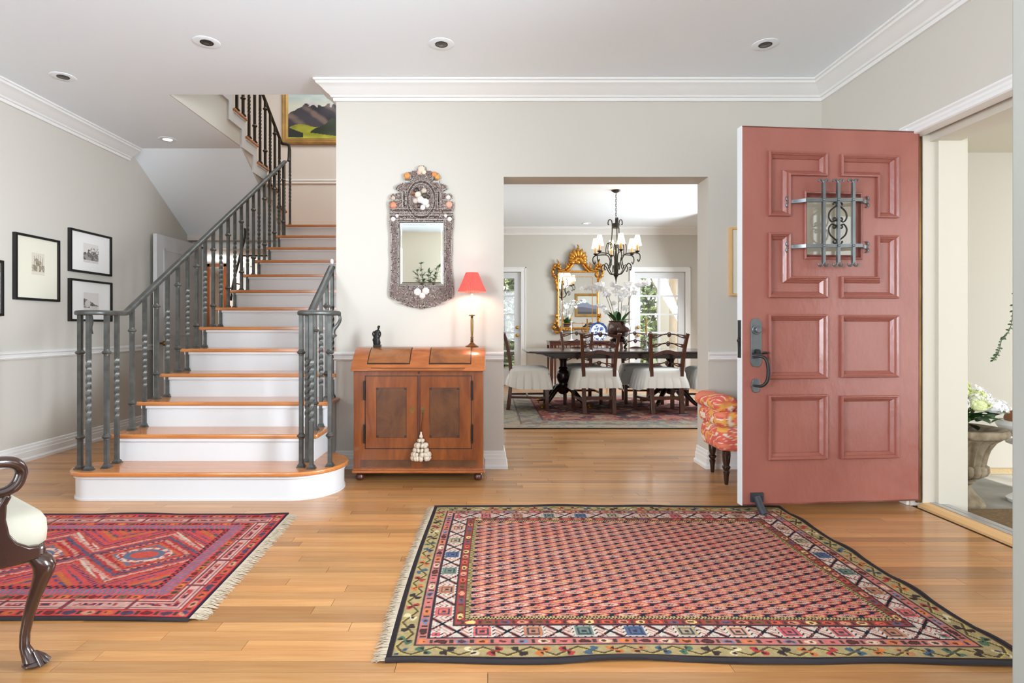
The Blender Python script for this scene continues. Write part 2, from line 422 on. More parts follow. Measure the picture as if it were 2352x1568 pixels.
# wall beneath the landing with a doorway
hy = 6.8
struct('wall_hall', MB().box(-2.6, -1.115, hy, hy+.12, 0, 2.05).box(XL, -3.46, hy, hy+.12, 0, 2.05).box(-3.46, -2.6, hy, hy+.12, 1.985, 2.05), 'hall_paint')
hwx = ((553-CX)*9.0/F, (578-CX)*9.0/F); hwz = (CH-(668-CY)*9.0/F, 2.0)
struct('wall_hall_end', MB().box(-5.4, hwx[0], 9.0, 9.15, 0, 2.12).box(hwx[1], -1.115, 9.0, 9.15, 0, 2.12).box(hwx[0], hwx[1], 9.0, 9.15, 0, hwz[0]).box(hwx[0], hwx[1], 9.0, 9.15, hwz[1], 2.12), 'hall_paint')
struct('wall_hall_left', MB().box(-5.4, -5.2, 6.8, 9.0, 0, 2.12).box(-5.4, XL-.2, 6.8, 6.92, 0, 2.12), 'hall_paint')
struct('ceiling_hall', MB().box(-5.4, XL, 6.8, 9.15, 2.05, 2.12).box(XL, -1.115, 8.04, 9.15, 2.05, 2.12), 'ceiling_paint')
struct('floor_hall', MB().box(-5.4, XL-.2, 6.8, 9.15, -.12, 0), 'tread_wood')
hwn = thing('window_3', None, None); hwn['kind'] = 'structure'
fm = MB().box(hwx[0], hwx[0]+.02, 9.0, 9.05, hwz[0], hwz[1]).box(hwx[1]-.02, hwx[1], 9.0, 9.05, hwz[0], hwz[1]).box(hwx[0], hwx[1], 9.0, 9.05, hwz[0], hwz[0]+.02).box(hwx[0], hwx[1], 9.0, 9.05, hwz[1]-.02, hwz[1]); fm.build('window_frame', 'white_enamel', hwn)
MB().box(hwx[0]+.02, hwx[1]-.02, 9.02, 9.024, hwz[0]+.02, hwz[1]-.02).build('pane', 'pane_glass', hwn)
struct('trim_hall', MB().box(-3.46, -3.40, hy-.015, hy, 0, 1.985).box(-2.60, -2.54, hy-.015, hy, 0, 1.985).box(-3.46, -2.54, hy-.015, hy, 1.965, 2.03), 'trim_white')

# crown mouldings
CRP = [(0, ZC), (.13, ZC), (.13, ZC-.012), (.118, ZC-.016), (.114, ZC-.03), (.10, ZC-.036), (.082, ZC-.05), (.055, ZC-.074), (.036, ZC-.086), (.03, ZC-.098), (.018, ZC-.101), (.016, ZC-.122), (0, ZC-.124)]
struct('trim_crown_left', MB().molding([(XL, YB), (XL, 5.6)], CRP), 'trim_white', smooth=25)
struct('trim_crown_back', MB().molding([(-1.115, 4.31), (-1.115, YW), (XR, YW), (XR, YB)][::1], [(-0, z) if o == 0 else (o, z) for o, z in CRP]), 'trim_white', smooth=25)
struct('trim_crown_dining', MB().molding([(-.9, 4.355), (-.9, YF), (4.0, YF), (4.0, 4.355)], CRP), 'trim_white', smooth=25)
# chair rails
def rail(z): return [(0, z), (.012, z), (.026, z-.008), (.026, z-.02), (.016, z-.026), (.013, z-.046), (.02, z-.052), (.012, z-.064), (0, z-.064)]
struct('trim_rail_left', MB().molding([(XL, YB), (XL, 6.05)], rail(.848)), 'trim_white', smooth=25)
struct('trim_rail_back', MB().molding([(-1.115, 4.2), (-1.115, YW), (OX0, YW)], rail(.848)), 'trim_white', smooth=25)
struct('trim_rail_right', MB().molding([(OX1, YW), (XR, YW), (XR, 3.35)], rail(.848)), 'trim_white', smooth=25)
struct('trim_rail_landing', MB().molding([(XL, 8.04), (-1.115, 8.04)], rail(3.115)), 'trim_white', smooth=25)
# baseboards
BBP = [(0, 0), (.030, 0), (.030, .02), (.024, .03), (.019, .032), (.019, .075), (.014, .079), (.014, .100), (.009, .104), (.009, .122), (.004, .128), (0, .128)]
def bb(*p): return MB().molding(list(p), BBP[::-1])
struct('baseboard_left', bb((XL, YB), (XL, 6.8)), 'trim_white')
struct('baseboard_back', bb((-1.115, 4.6), (-1.115, YW), (OX0, YW), (OX0, 4.355)), 'trim_white')
struct('baseboard_right', bb((OX1, 4.355), (OX1, YW), (XR, YW), (XR, 3.62)), 'trim_white')
struct('baseboard_dining', bb((FDL[1]+.08, YF), (FDR[0]-.08, YF)), 'trim_white')
struct('baseboard_landing', MB().molding([(XL, 8.04), (-1.115, 8.04)], [(o, z+2.231) for o, z in BBP[::-1]]), 'trim_white')
struct('baseboard_front', bb((XR, YB), (XL, YB)), 'trim_white')

# front doorway: jamb, casing, head, threshold
struct('trim_door_jamb', MB().box(XR+.06, XR+.17, 3.255, 3.27, 0, 2.135).box(XR+.135, XR+.30, 3.235, 3.285, -.04, 2.16).box(XR+.0, XR+.2, 2.19, 2.205, 0, 2.135), 'porch_white')
cas = [(0, 2.117), (.014, 2.117), (.02, 2.124), (.014, 2.142), (.018, 2.15), (.014, 2.165), (.022, 2.175), (.022, 2.185), (0, 2.187)]
struct('trim_door_head', MB().molding([(XR, 3.33), (XR, 2.1)], cas), 'trim_white', smooth=25)
struct('trim_door_case', MB().box(XR-.018, XR, 3.275, 3.34, 0, 2.187), 'trim_white', bevel=.004)
struct('trim_door_lintel', MB().box(XR, XR+.06, 2.2, 3.27, 2.118, 2.136), 'trim_white')
struct('trim_door_lintel_outer', MB().box(XR+.10, XR+.26, 2.2, 3.27, 2.085, 2.136), 'porch_white')
struct('trim_threshold', MB().prism([(XR+.03, -.005), (XR+.03, .008), (XR+.055, .02), (XR+.10, .02), (XR+.10, -.005)], 2.2, 3.255, 'y'), 'light_wood')
struct('trim_threshold_metal', MB().box(XR+.10, XR+.135, 2.2, 3.255, -.02, .024).box(XR+.15, XR+.19, 2.2, 3.255, -.02, .02).box(XR+.135, XR+.15, 2.2, 3.255, -.02, .010), 'silver_trim', bevel=.002)
struct('trim_door_seal', MB().box(XR+.028, XR+.06, 3.262, 3.269, .02, 2.12), 'antique_brass')

# porch
struct('floor_porch', MB().box(XR+.19, 7.5, .5, 4.4, -.2, -.05), 'porch_floor')
struct('wall_porch', MB().box(XR+.2, 6.0, 4.17, 4.3, -.05, 2.6), 'stucco')
struct('ceiling_porch', MB().box(XR+.2, 5.0, .3, 4.3, 2.30, 2.42), 'porch_white')
struct('wall_outside', MB().box(XR+.2, XR+.24, .5, 2.18, -.05, 2.3), 'stucco')

# ================================================================== FRENCH DOORS in the far wall
def french(x0, x1, name, knobs):
    d = thing(name, None, None, (0,0,0)); d['kind'] = 'structure'
    W = x1-x0; z1 = FDZ-.01; yf = YF+.02; yb = YF+.065
    cols = [(at(1471.5,0,YF).x-FDR[0], at(1513,0,YF).x-FDR[0]), (at(1518,0,YF).x-FDR[0], at(1558.5,0,YF).x-FDR[0])]
    z = lambda py: CH-(py-CY)*YF/F
    rws = [(z(639)-i*(z(639)-z(681.2)), z(677.3)-i*(z(639)-z(681.2))) for i in range(5)]
    fr = MB().box(x0+.006, x0+cols[0][0], yf, yb, .01, z1).box(x0+cols[1][1], x1-.006, yf, yb, .01, z1)
    fr.box(x0+cols[0][0], x0+cols[1][1], yf, yb, rws[0][0], z1).box(x0+cols[0][0], x0+cols[1][1], yf, yb, .01, rws[4][1])
    fr.build('door_frame', 'white_enamel', d)
    for i in range(4):
        MB().box(x0+cols[0][0], x0+cols[1][1], yf+.004, yb-.004, rws[i+1][0], rws[i][1]).build('glazing_bar', 'white_enamel', d)
    MB().box(x0+cols[0][1], x0+cols[1][0], yf+.002, yb-.002, rws[4][1], rws[0][0]).build('glazing_bar', 'white_enamel', d)
    for r in rws:
        for c_ in cols:
            MB().box(x0+c_[0], x0+c_[1], yf+.02, yf+.024, r[1], r[0]).build('pane', 'pane_glass', d)
    for (kx, kz) in knobs:
        MB().ell((kx, yf-.045, kz), .03, .022, .03, 12, 8).lathe([(.012, 0), (.012, 0)], (kx, yf, kz), 8).build('door_knob', 'brass', d, smooth=40)
    cs = MB().box(x0-.075, x0, YF-.02, YF, 0, FDZ+.07).box(x1, x1+.075, YF-.02, YF, 0, FDZ+.07).box(x0, x1, YF-.02, YF, FDZ, FDZ+.07)
    cs.box(x0-.085, x0-.07, YF-.028, YF, 0, FDZ+.08).box(x1+.07, x1+.085, YF-.028, YF, 0, FDZ+.08).box(x0-.085, x1+.085, YF-.028, YF, FDZ+.065, FDZ+.08)
    cs.build('casing', 'trim_white', d)
    return d
french(FDR[0], FDR[1], 'door_1', [(at(1464.5,0,YF).x, 1.03), (at(1464.5,0,YF).x, .89)])
french(FDL[0], FDL[1], 'door_2', [(at(1187.5,0,YF).x, 1.03), (at(1187.5,0,YF).x, .89)])
# open white hall door standing along the wall
d3 = thing('door_3', None, None, (-3.44, 6.76, 0), -PI/2-.035); d3['kind'] = 'structure'
MB().box(0, .86, -.02, .02, .01, 2.0).build('door_leaf', 'white_enamel', d3, bevel=.003)
for (a, b, c_, d) in ((.12, .74, 1.12, 1.86), (.12, .74, .2, .95)):
    g = MB()
    for (p, q, r_, s_) in ((a, b, c_, c_+.02), (a, b, d-.02, d), (a, a+.02, c_, d), (b-.02, b, c_, d)): g.box(p, q, .02, .026, r_, s_)
    g.build('panel_moulding', 'white_enamel', d3)
MB().ell((.80, .07, .86), .028, .028, .028, 12, 8).tube([(.80, .02, .86), (.80, .06, .86)], .011, 8).lathe([(.026, -.001), (.026, .001)], (.80, .022, .86), 12).build('door_knob', 'antique_brass', d3, smooth=40)
# unseen windows behind the photographer, added to let daylight in
for i, (a, b) in enumerate(((-3.5, -2.0), (-.2, 2.2))):
    wn = thing('window_%d' % (i+1), None, None); wn['kind'] = 'structure'
    f_ = MB()
    n = 2 if b-a < 2 else 3
    for k in range(n+1):
        xx = a+(b-a)*k/n; f_.box(xx-.025, xx+.025, YB-.12, YB-.06, .55, 2.45)
    f_.box(a, b, YB-.12, YB-.06, .55, .60).box(a, b, YB-.12, YB-.06, 2.40, 2.45)
    f_.build('window_frame', 'white_enamel', wn)
    for k in range(n):
        MB().box(a+(b-a)*k/n+.025, a+(b-a)*(k+1)/n-.025, YB-.092, YB-.088, .60, 2.40).build('pane', 'pane_glass', wn)

# ================================================================== STAIRCASE
RS, RN, Y2 = .1716, .2768, 3.611        # rise, run, nosing line of step 2
SX0, SX1 = -2.385, -1.118; TX0, TX1 = -2.43, -1.09
def nose(n): return Y2+(n-2)*RN
st = thing('staircase', 'painted staircase with oiled wood treads, white risers and a rounded bottom step', 'stairs', (0,0,0))
# body (stringer) of lower flight
pts = [(nose(2)+.03, 0)]
for n in range(2, 13):
    pts.append((nose(n)+.03, n*RS-.027)); pts.append((nose(n+1)+.03, n*RS-.027))
pts += [(nose(13)+.03, 2.05), (nose(12), 2.05-.2), (nose(6), .55), (nose(4), 0)]
MB().prism(pts, SX0, SX1, 'x').build('stringer', 'white_enamel', st)
for n in range(2, 14):
    MB().box(SX0-.004, SX1+.003, nose(n)+.022, nose(n)+.04, (n-1)*RS, n*RS-.027).build('riser', 'white_enamel', st)
    MB().box(SX0, SX1+.002, nose(n)+.008, nose(n)+.024, n*RS-.045, n*RS-.027).build('cove_moulding', 'white_enamel', st)
    b_ = nose(n+1)+.03 if n < 13 else nose(n)+.26
    x1_ = TX1 if n < 4 else (-1.118)
    if n == 4: x1_ = -1.118
    ol = [(TX0+.03, nose(n)), (x1_-(.012 if n < 4 else 0), nose(n)), (x1_, nose(n)+(.012 if n < 4 else 0)), (x1_, b_), (TX0, b_), (TX0, nose(n)+.03), (TX0+.009, nose(n)+.009)]
    MB().prism(ol, n*RS-.027, n*RS, 'z').build('tread', 'tread_wood', st, bevel=.009, seg=3)
# step 1, rounded at both ends
def step1(e):
    out = []
    for i in range(13):                       # small bull nose by the wall side
        a = PI*1.5-PI*.80*i/12; out.append((-2.38+(.16-e)*math.cos(a), 3.494+(.16-e)*math.sin(a)))
    out += [(-2.43+e*.5, 3.68), (-2.40+e, 3.92), (-1.12-e, 3.92)]
    for i in range(19):
        a = PI*.40-PI*.90*i/18; out.append((-1.2+(.295-e)*math.cos(a), 3.63+(.295-e)*math.sin(a)))
    return out
MB().prism(step1(.028), 0, RS-.027, 'z').build('riser', 'white_enamel', st, smooth=30)
MB().prism(step1(.0), RS-.027, RS, 'z').build('tread', 'tread_wood', st, bevel=.009, seg=3)
MB().prism(step1(.018), RS-.042, RS-.027, 'z').build('cove_moulding', 'white_enamel', st, smooth=30)
MB().prism(step1(.022), 0, .012, 'z').build('shoe_moulding', 'white_enamel', st, smooth=30)
# landing
MB().box(XL, -1.118, nose(13)+.03, 8.04, 2.05, 13*RS-.027).build('landing_base', 'hall_paint', st)
MB().box(XL, -1.118, nose(13)+.26, 8.04, 13*RS-.027, 13*RS).build('landing_floor', 'tread_wood', st)
MB().box(XL, TX0-.001, nose(13)+.03, nose(13)+.26, 13*RS-.027, 13*RS).build('landing_floor', 'tread_wood', st)
# upper flight climbing back over the hall
UZ = 13*RS; UX = -2.415
def un(k): return 6.72-(k-1)*.274
top_k = 11
for k in range(1, top_k):
    z = UZ+k*RS
    MB().box(XL, UX+.03, un(k+1)-.005, un(k), z-.027, z).build('tread', 'tread_wood', st, bevel=.008, seg=3)
    MB().box(XL, UX, un(k)-.04, un(k)-.022, z-RS, z-.027).build('riser', 'white_enamel', st)
    MB().box(UX, UX+.018, un(k+1)-.0, un(k)-.018, z-.042, z-.027).build('cove_moulding', 'white_enamel', st)
band = []; low = []
for k in range(1, top_k):
    z = UZ+k*RS
    band += [(un(k)-.022, z-RS-.03 if k > 1 else z-RS), (un(k)-.022, z-.03)]
bot = []
for k in range(top_k-1, 0, -1):
    z = UZ+k*RS
    bot += [(un(k)-.022-.075, z-.14), (un(k)-.022-.075, z-.14-RS if k > 1 else z-RS)]
endz = UZ+(top_k-1)*RS
MB().prism(band+[(un(top_k)-.022, endz-.03), (un(top_k)-.022, endz-.14)]+bot, UX-.005, UX+.012, 'x').build('stringer', 'white_enamel', st)
tri = [(6.80, 2.05), (6.80, UZ)]+[p for p in band]+[(un(top_k)-.022, endz-.03), (un(top_k)-.1, ZC+.9), (4.315, ZC+.9), (4.315, ZC+.001), (5.6-.02, ZC+.001)]
MB().prism(tri, UX-.02, UX-.004, 'x').build('side_panel', 'wall_paint', st)

# ---- iron railings
def collar(parent, z):
    return MB().lathe([(.011, -.022), (.016, -.018), (.016, -.012), (.022, -.008), (.027, 0), (.022, .008), (.016, .012), (.016, .018), (.011, .022)], (0,0,z), 12).build('collar', 'iron', parent, smooth=35)
RI = {}
def baluster(rail_, x, y, z0, z1, kind, hts=(.19, .68)):
    h = z1-z0
    key = (kind, round(h, 2)); r = .0105
    if kind == 'twist':
        a, b = min(.28, h*.3), h*.72 if h < 1.0 else .70; path = [(0,0,0)]; tw = [0]; n = 44
        for i in range(n+1):
            path.append((0,0,a+(b-a)*i/n)); tw.append(PI*4.5*i/n)
        path.append((0,0,h)); tw.append(PI*4.5)
        m = MB().tube(path, r*1.05, sq=True, twist=tw, ref=(1,0,0))
    else:
        m = MB().tube([(0,0,0), (0,0,h)], .0115, sq=True, ref=(1,0,0)) if kind != 'round' else MB().tube([(0,0,0), (0,0,h)], r, 8)
    o = m.build('baluster', rail_['m'], rail_['o'], smooth=30); o.location = (x, y, z0)
    sh = MB().box(-.024, .024, -.024, .024, 0, .006).loft([[(sx*q, sy*q, zz) for sx, sy in ((-1,-1),(1,-1),(1,1),(-1,1))] for q, zz in ((.019, .006), (.019, .014), (.0125, .024))]).build('base_shoe', rail_['m'], o)
    if kind == 'collar':
        for q in hts:
            if q < h-.04:
                c_ = MB().lathe([(.011, -.022), (.016, -.018), (.016, -.012), (.022, -.008), (.027, 0), (.022, .008), (.016, .012), (.016, .018), (.011, .022)], (0,0,q), 12).build('collar', rail_['m'], o, smooth=35)
    return o
def handrail(path, rail_, w=.024, hh=.014):
    P = [Vector(p) for p in path]; rings = []
    for i, p in enumerate(P):
        T = (P[min(i+1, len(P)-1)]-P[max(i-1, 0)]); Th = Vector((T.x, T.y, 0))
        Th = Th.normalized() if Th.length > 1e-6 else Vector((0,1,0)); Nn = Vector((-Th.y, Th.x, 0)); U = T.normalized().cross(-Nn).normalized()
        if U.z < 0: U = -U
        rings.append([p+Nn*(w*a)+U*(hh*b) for a, b in ((-1,-.6),(-.8,-1),(.8,-1),(1,-.6),(1,.4),(.7,.9),(0,1.1),(-.7,.9),(-1,.4))])
    return MB().loft(rings).build('handrail', rail_['m'], rail_['o'], smooth=50)
BX = -2.365
def lz(Y): return 1.122+.634*(Y-3.706)      # rail centre height on the lower flight
L = dict(o=thing('stair_railing', 'long wrought iron stair railing with twisted and collared balusters, climbing to the landing', 'railing'), m='iron')
path = []
vol = cr([(-2.50, 3.53, 1.112), (-2.492, 3.46, 1.112), (-2.45, 3.405, 1.112), (-2.385, 3.385, 1.112), (-2.33, 3.43, 1.112), (-2.335, 3.54, 1.112), (BX+.004, 3.64, 1.114), (BX, 3.70, 1.12), (BX, 3.76, lz(3.76))], 6)
path = vol+[Vector((BX, yy, lz(yy))) for yy in np.linspace(3.9, 6.58, 12)]
handrail(path, L)
lt = cr([(-2.50, 3.53, 1.112), (-2.50, 3.565, 1.10), (-2.497, 3.57, 1.06), (-2.494, 3.555, 1.02), (-2.485, 3.55, .985)], 6)
MB().tube(lt, [.012+.004*i/len(lt) for i in range(len(lt))], 8, flat=.6).build('scroll_end', 'iron', L['o'], smooth=50)
for (x, y, kd) in ((-2.467, 3.43, 'collar'), (-2.39, 3.393, 'twist'), (-2.322, 3.452, 'collar'), (-2.34, 3.574, 'twist')):
    baluster(L, x, y, RS, 1.10, kd, (.19, .70))
for n in range(2, 13):
    for j, kd in enumerate(('collar', 'twist')):
        yy = nose(n)+.155+.138*j; z0 = n*RS
        if j == 1 and n < 12: z0 = n*RS
        yy = min(yy, 6.56)
        baluster(L, BX, yy, z0, lz(yy)-.008, kd, (.18, .66))
baluster(L, BX, 6.75, UZ, 3.14, 'twist')
# right-hand short railing
R_ = dict(o=thing('stair_railing', 'short iron stair railing with a drooping scroll end, beside the walnut cabinet', 'railing'), m='iron')
RX = -1.155
rp = cr([(-.955, 3.575, 1.112), (-.963, 3.53, 1.112), (-1.0, 3.465, 1.112), (-1.07, 3.42, 1.112), (-1.135, 3.445, 1.112), (-1.157, 3.53, 1.112), (RX, 3.62, 1.114), (RX, 3.69, 1.125), (RX, 3.76, lz(3.76)+.02), (RX, 4.17, lz(4.17)+.05)], 6)
handrail(rp, R_)
MB().tube(cr([(-.955, 3.575, 1.112), (-.948, 3.60, 1.10), (-.945, 3.60, 1.07), (-.955, 3.58, 1.04), (-.975, 3.565, 1.01), (-.978, 3.565, .98), (-.965, 3.565, .965)], 6), [.010+.008*i/36 for i in range(37)], 8, flat=.6).build('scroll_end', 'iron', R_['o'], smooth=50)
for (x, y, kd) in ((-1.149, 3.475, 'collar'), (-1.157, 3.61, 'twist'), (-1.073, 3.43, 'twist'), (-.979, 3.494, 'collar')):
    baluster(R_, x, y, RS, 1.10, kd, (.19, .70))
for n in (2, 3):
    for j, kd in enumerate(('collar', 'twist')):
        yy = nose(n)+.155+.138*j
        if yy < 4.19: baluster(R_, RX, yy, n*RS, lz(yy)-.008+(.03 if n == 3 else .02), kd, (.18, .66))
MATS['white_enamel']
MB().ell((-1.14, 4.12, 1.50), .012, .02, .022, 10, 6).build('wall_bracket', 'white_enamel', R_['o'], smooth=60)
# upper railing
U_ = dict(o=thing('stair_railing', 'dark iron railing of the upper flight, disappearing above the ceiling edge', 'railing'), m='iron_dark')
def uz(Y): return 3.158+.626*(6.57-Y)
up = [Vector((-2.33, 6.60, 2.955)), Vector((-2.33, 6.62, 3.0)), Vector((-2.33, 6.63, 3.10)), Vector((-2.335, 6.63, 3.15)), Vector((-2.36, 6.62, 3.16)), Vector((-2.40, 6.60, 3.158)), Vector((-2.402, 6.57, 3.158)), Vector((-2.402, 6.52, uz(6.52)))]+[Vector((-2.402, yy, uz(yy))) for yy in np.linspace(6.3, 4.4, 6)]
MB().tube(up, .019, 8, flat=.7).build('handrail', 'iron_dark', U_['o'], smooth=50)
for k in range(1, 9):
    for j, kd in enumerate(('collar', 'twist')):
        yy = un(k)-.075-.137*j; z0 = UZ+k*RS
        if yy > 6.6: continue
        baluster(U_, -2.402, yy, z0, uz(yy)-.01, kd, (.17, .62))
# little handrail on the wall below the landing, seen between the balusters
hb = thing('wall_handrail', 'slanting dark iron handrail on the hall wall seen through the balusters', 'railing')
p_ = [at(530, 690, 6.6), at(536, 650, 6.6), at(552, 585, 6.6), at(562, 545, 6.6), at(562, 522, 6.6), at(556, 517, 6.6)]
MB().tube(cr(p_, 6), .014, 8).build('rail', 'iron_dark', hb, smooth=50)
MB().tube([p_[1], p_[1]+Vector((0, .2, 0))], .008, 6).tube([p_[3], p_[3]+Vector((0, .2, 0))], .008, 6).build('bracket', 'iron_dark', hb)
# ================================================================== FRONT DOOR (open)
fd_ = thing('front_door', 'heavy red-brown panelled front door standing open, iron grille over its window', 'door', (1.391, 3.128, .044), math.atan2(.0878, .9962))
DW, DH, DT = 1.048, 2.088, .046
def du(x):
    k = (x-CX)/F; return (k*3.128-1.391)/(1.044-.092*k)*DW
def dp(x, y):
    u = du(x); Yd = 3.128+.092*u/DW; return (u, CH-(y-CY)*Yd/F-.044)
def rectpx(x0, y0, x1, y1):
    a, b = dp(x0, y0), dp(x1, y1); return (a[0], b[1], b[0], a[1])     # u0,z0,u1,z1
def q(v): return round(v, 4)
# panel outlines (counter-clockwise) in door coordinates
uL0, uL1, uR0, uR1 = du(1763), du(1898.5), du(1929), du(2061)
uA, uB = du(1814), du(2012)
def zz(y, x=1900): return dp(x, y)[1]
polys = []
polys.append([(uL0, zz(497,1790)), (uA, zz(497,1790)), (uA, zz(404.5,1850)), (uL1, zz(404.5,1850)), (uL1, zz(349,1820)), (uL0, zz(349,1820))])
polys.append([(uB, zz(501,2030)), (uR1, zz(501,2030)), (uR1, zz(357,2000)), (uR0, zz(357,2000)), (uR0, zz(407,1970)), (uB, zz(407,1970))])
polys.append([(uL0, zz(684,1820)), (uL1, zz(684,1820)), (uL1, zz(635,1850)), (uA, zz(635,1850)), (uA, zz(535,1790)), (uL0, zz(535,1790))])
polys.append([(uR0, zz(685,1990)), (uR1, zz(685,1990)), (uR1, zz(541,2030)), (uB, zz(541,2030)), (uB, zz(635,1970)), (uR0, zz(635,1970))])
for (a, b) in ((721.5, 869.5), (906, 1055)):
    polys.append([(uL0, zz(b,1830)), (uL1, zz(b,1830)), (uL1, zz(a,1830)), (uL0, zz(a,1830))])
    polys.append([(uR0, zz(b-3,1990)), (uR1, zz(b-3,1990)), (uR1, zz(a+2,1990)), (uR0, zz(a+2,1990))])
WIN = [(du(1846), zz(596,1910)), (du(1979), zz(596,1910)), (du(1979), zz(440,1910)), (du(1846), zz(440,1910))]
polys.append(WIN)
def inside(p, poly):
    r = False; n = len(poly)
    for i in range(n):
        (x1, y1), (x2, y2) = poly[i], poly[(i+1) % n]
        if (y1 > p[1]) != (y2 > p[1]) and p[0] < (x2-x1)*(p[1]-y1)/(y2-y1)+x1: r = not r
    return r
def offset(poly, d):
    n = len(poly); out = []
    for i in range(n):
        p = Vector(poly[i]); a = (p-Vector(poly[i-1])).normalized(); b = (Vector(poly[(i+1) % n])-p).normalized()
        na, nb = Vector((-a.y, a.x)), Vector((-b.y, b.x)); m = (na+nb).normalized(); m /= max(m.dot(na), .3)
        out.append((p.x+m.x*d, p.y+m.y*d))
    return out
us = sorted({q(p[0]) for P in polys for p in P} | {0.0, DW}); zs = sorted({q(p[1]) for P in polys for p in P} | {0.0, DH})
face = MB()
for i in range(len(us)-1):
    for j in range(len(zs)-1):
        c_ = ((us[i]+us[i+1])/2, (zs[j]+zs[j+1])/2)
        if not any(inside(c_, P) for P in polys):
            face.add([(us[i], 0, zs[j]), (us[i+1], 0, zs[j]), (us[i+1], 0, zs[j+1]), (us[i], 0, zs[j+1])], [(0, 1, 2, 3)])
w0, w1, w2, w3 = WIN[0][0], WIN[1][0], WIN[0][1], WIN[2][1]
core = MB()
for (a, b, c_, d) in ((0.012, w0, 0, DH), (w1, DW, 0, DH), (w0, w1, 0, w2), (w0, w1, w3, DH)):
    core.box(a, b, .0225, DT-.004, c_+.001, d-.001)
for (a, b, c_, d) in ((0.0, DW, 0, .008), (0, DW, DH-.008, DH), (DW-.008, DW, 0, DH)): core.box(a, b, 0, DT-.004, c_, d)
leaf = MB(); leaf.v = face.v; leaf.f = face.f
leaf.add(core.v, core.f).build('door_leaf', 'door_red', fd_)
tag(MB().box(-.004, .008, .001, DT, 0, DH).box(0.008, DW, DT-.004, DT, 0, w2).box(.008, DW, DT-.004, DT, w3, DH).box(.008, w0, DT-.004, DT, w2, w3).box(w1, DW, DT-.004, DT, w2, w3).build('door_edge', 'door_edge_white', fd_), 'white painted edge and inner face of the red door')
for P in polys:
    g = MB(); prof = [(0, 0), (0, -.012), (.003, -.017), (.008, -.019), (.012, -.015), (.015, -.010), (.017, -.010), (.020, -.002), (.030, .008), (.034, .012), (.036, .019)]
    if P is WIN: prof = [(0, 0), (0, -.008), (.006, -.012), (.012, -.010), (.016, .006), (.024, .020), (.03, .026)]
    rings = [[(a, h, b) for a, b in offset(P, d)] for d, h in prof]
    g.loft(rings, cap=False); g.build('panel_moulding', 'door_red', fd_, smooth=20)
    if P is not WIN:
        inn = offset(P, .036)
        g2 = MB(); g2.add([(a, .019, b) for a, b in inn], [tuple(range(len(inn)))]); g2.build('panel', 'door_red', fd_)
wi = offset(WIN, .03)
MB().box(wi[0][0], wi[1][0], .024, .028, wi[0][1], wi[2][1]).build('window_pane', 'door_glass', fd_)
# wrought iron grille
gr = MB(); 
def fork(g, x, z, dx, dz, y):
    # splayed two-pronged end at (x,z) pointing in direction (dx,dz)
    px_, pz_ = -dz, dx
    for s_ in (-1, 1):
        pts = [(x, y, z), (x+dx*.012+px_*s_*.004, y, z+dz*.012+pz_*s_*.004), (x+dx*.022+px_*s_*.014, y, z+dz*.022+pz_*s_*.014), (x+dx*.020+px_*s_*.026, y, z+dz*.020+pz_*s_*.026), (x+dx*.010+px_*s_*.030, y, z+dz*.010+pz_*s_*.030)]
        g.tube(cr(pts, 4), [.008-.0002*i for i in range(17)], 6, ref=(0, 1, 0), flat=.8)
YG = -.050
def gp(x, y):
    # grille points sit 5 cm in front of the leaf
    k = (x-CX)/F; a = (k*3.078-1.395)/(1.044-.092*k); return (a*DW, CH-(y-CY)*(3.078+.092*a)/F-.044)
hor = MB()
for yy in (459.5, 564.5):
    a, b = gp(1832, yy), gp(1995, yy)
    hor.tube([(a[0]-.016, -.006, a[1]), (a[0]+.005, -.010, a[1]), (a[0]+.045, YG, a[1]), (b[0]-.045, YG, b[1]+.001), (b[0]-.005, -.010, b[1]), (b[0]+.012, -.006, b[1])], .0095, sq=True, ref=(0,1,0))
    fork(hor, a[0]-.014, a[1], -1, 0, -.006); fork(hor, b[0]+.010, b[1], 1, 0, -.006)
    for xx in (1890, 1924, 1958): hor.ell((gp(xx, yy)[0], YG-.014, gp(xx, yy)[1]), .008, .006, .008, 8, 5)
    for t_ in (a, b): hor.ell((t_[0], -.014, t_[1]), .007, .005, .007, 8, 5)
gh = hor.build('grille', 'pewter', fd_, smooth=40); tag(gh, 'grey iron cross bars with forked ends over the door window')
for xx in (1890.5, 1924, 1958.5):
    a, b = gp(xx, 420), gp(xx, 603); g = MB().tube([(a[0], YG-.004, a[1]), (b[0], YG-.004, b[1])], .0078, sq=True, ref=(0, 1, 0))
    fork(g, a[0], a[1]-.004, 0, 1, YG-.004); fork(g, b[0], b[1]+.004, 0, -1, YG-.004)
    g.build('grille_bar', 'pewter', gh, smooth=40)
g = MB(); m0 = gp(1924, 459.5); m1 = gp(1924, 564.5); mx_ = m0[0]; zc_ = (m0[1]+m1[1])/2; hh_ = (m0[1]-m1[1])
for sx in (-1, 1):
    for sz in (-1, 1):
        # heart-shaped scroll half: tight curl near the middle, out and round to the end by the cross bar
        pts = []
        c1 = (mx_+sx*.018, zc_+sz*.022)
        for i in range(9):
            a = (PI*1.9)*(1-i/8); r = .005+.008*i/8; pts.append((c1[0]+sx*r*math.cos(a+PI), YG, c1[1]-sz*r*math.sin(a)))
        pts += [(mx_+sx*.033, YG, zc_+sz*.006), (mx_+sx*.052, YG, zc_+sz*.030), (mx_+sx*.046, YG, zc_+sz*.062), (mx_+sx*.022, YG, zc_+sz*.085), (mx_+sx*.006, YG, zc_+sz*.098), (mx_+sx*.014, YG, zc_+sz*.112), (mx_+sx*.026, YG, zc_+sz*.106), (mx_+sx*.024, YG, zc_+sz*.098)]
        g.tube(cr(pts, 4), .0042, 6, ref=(0, 1, 0))
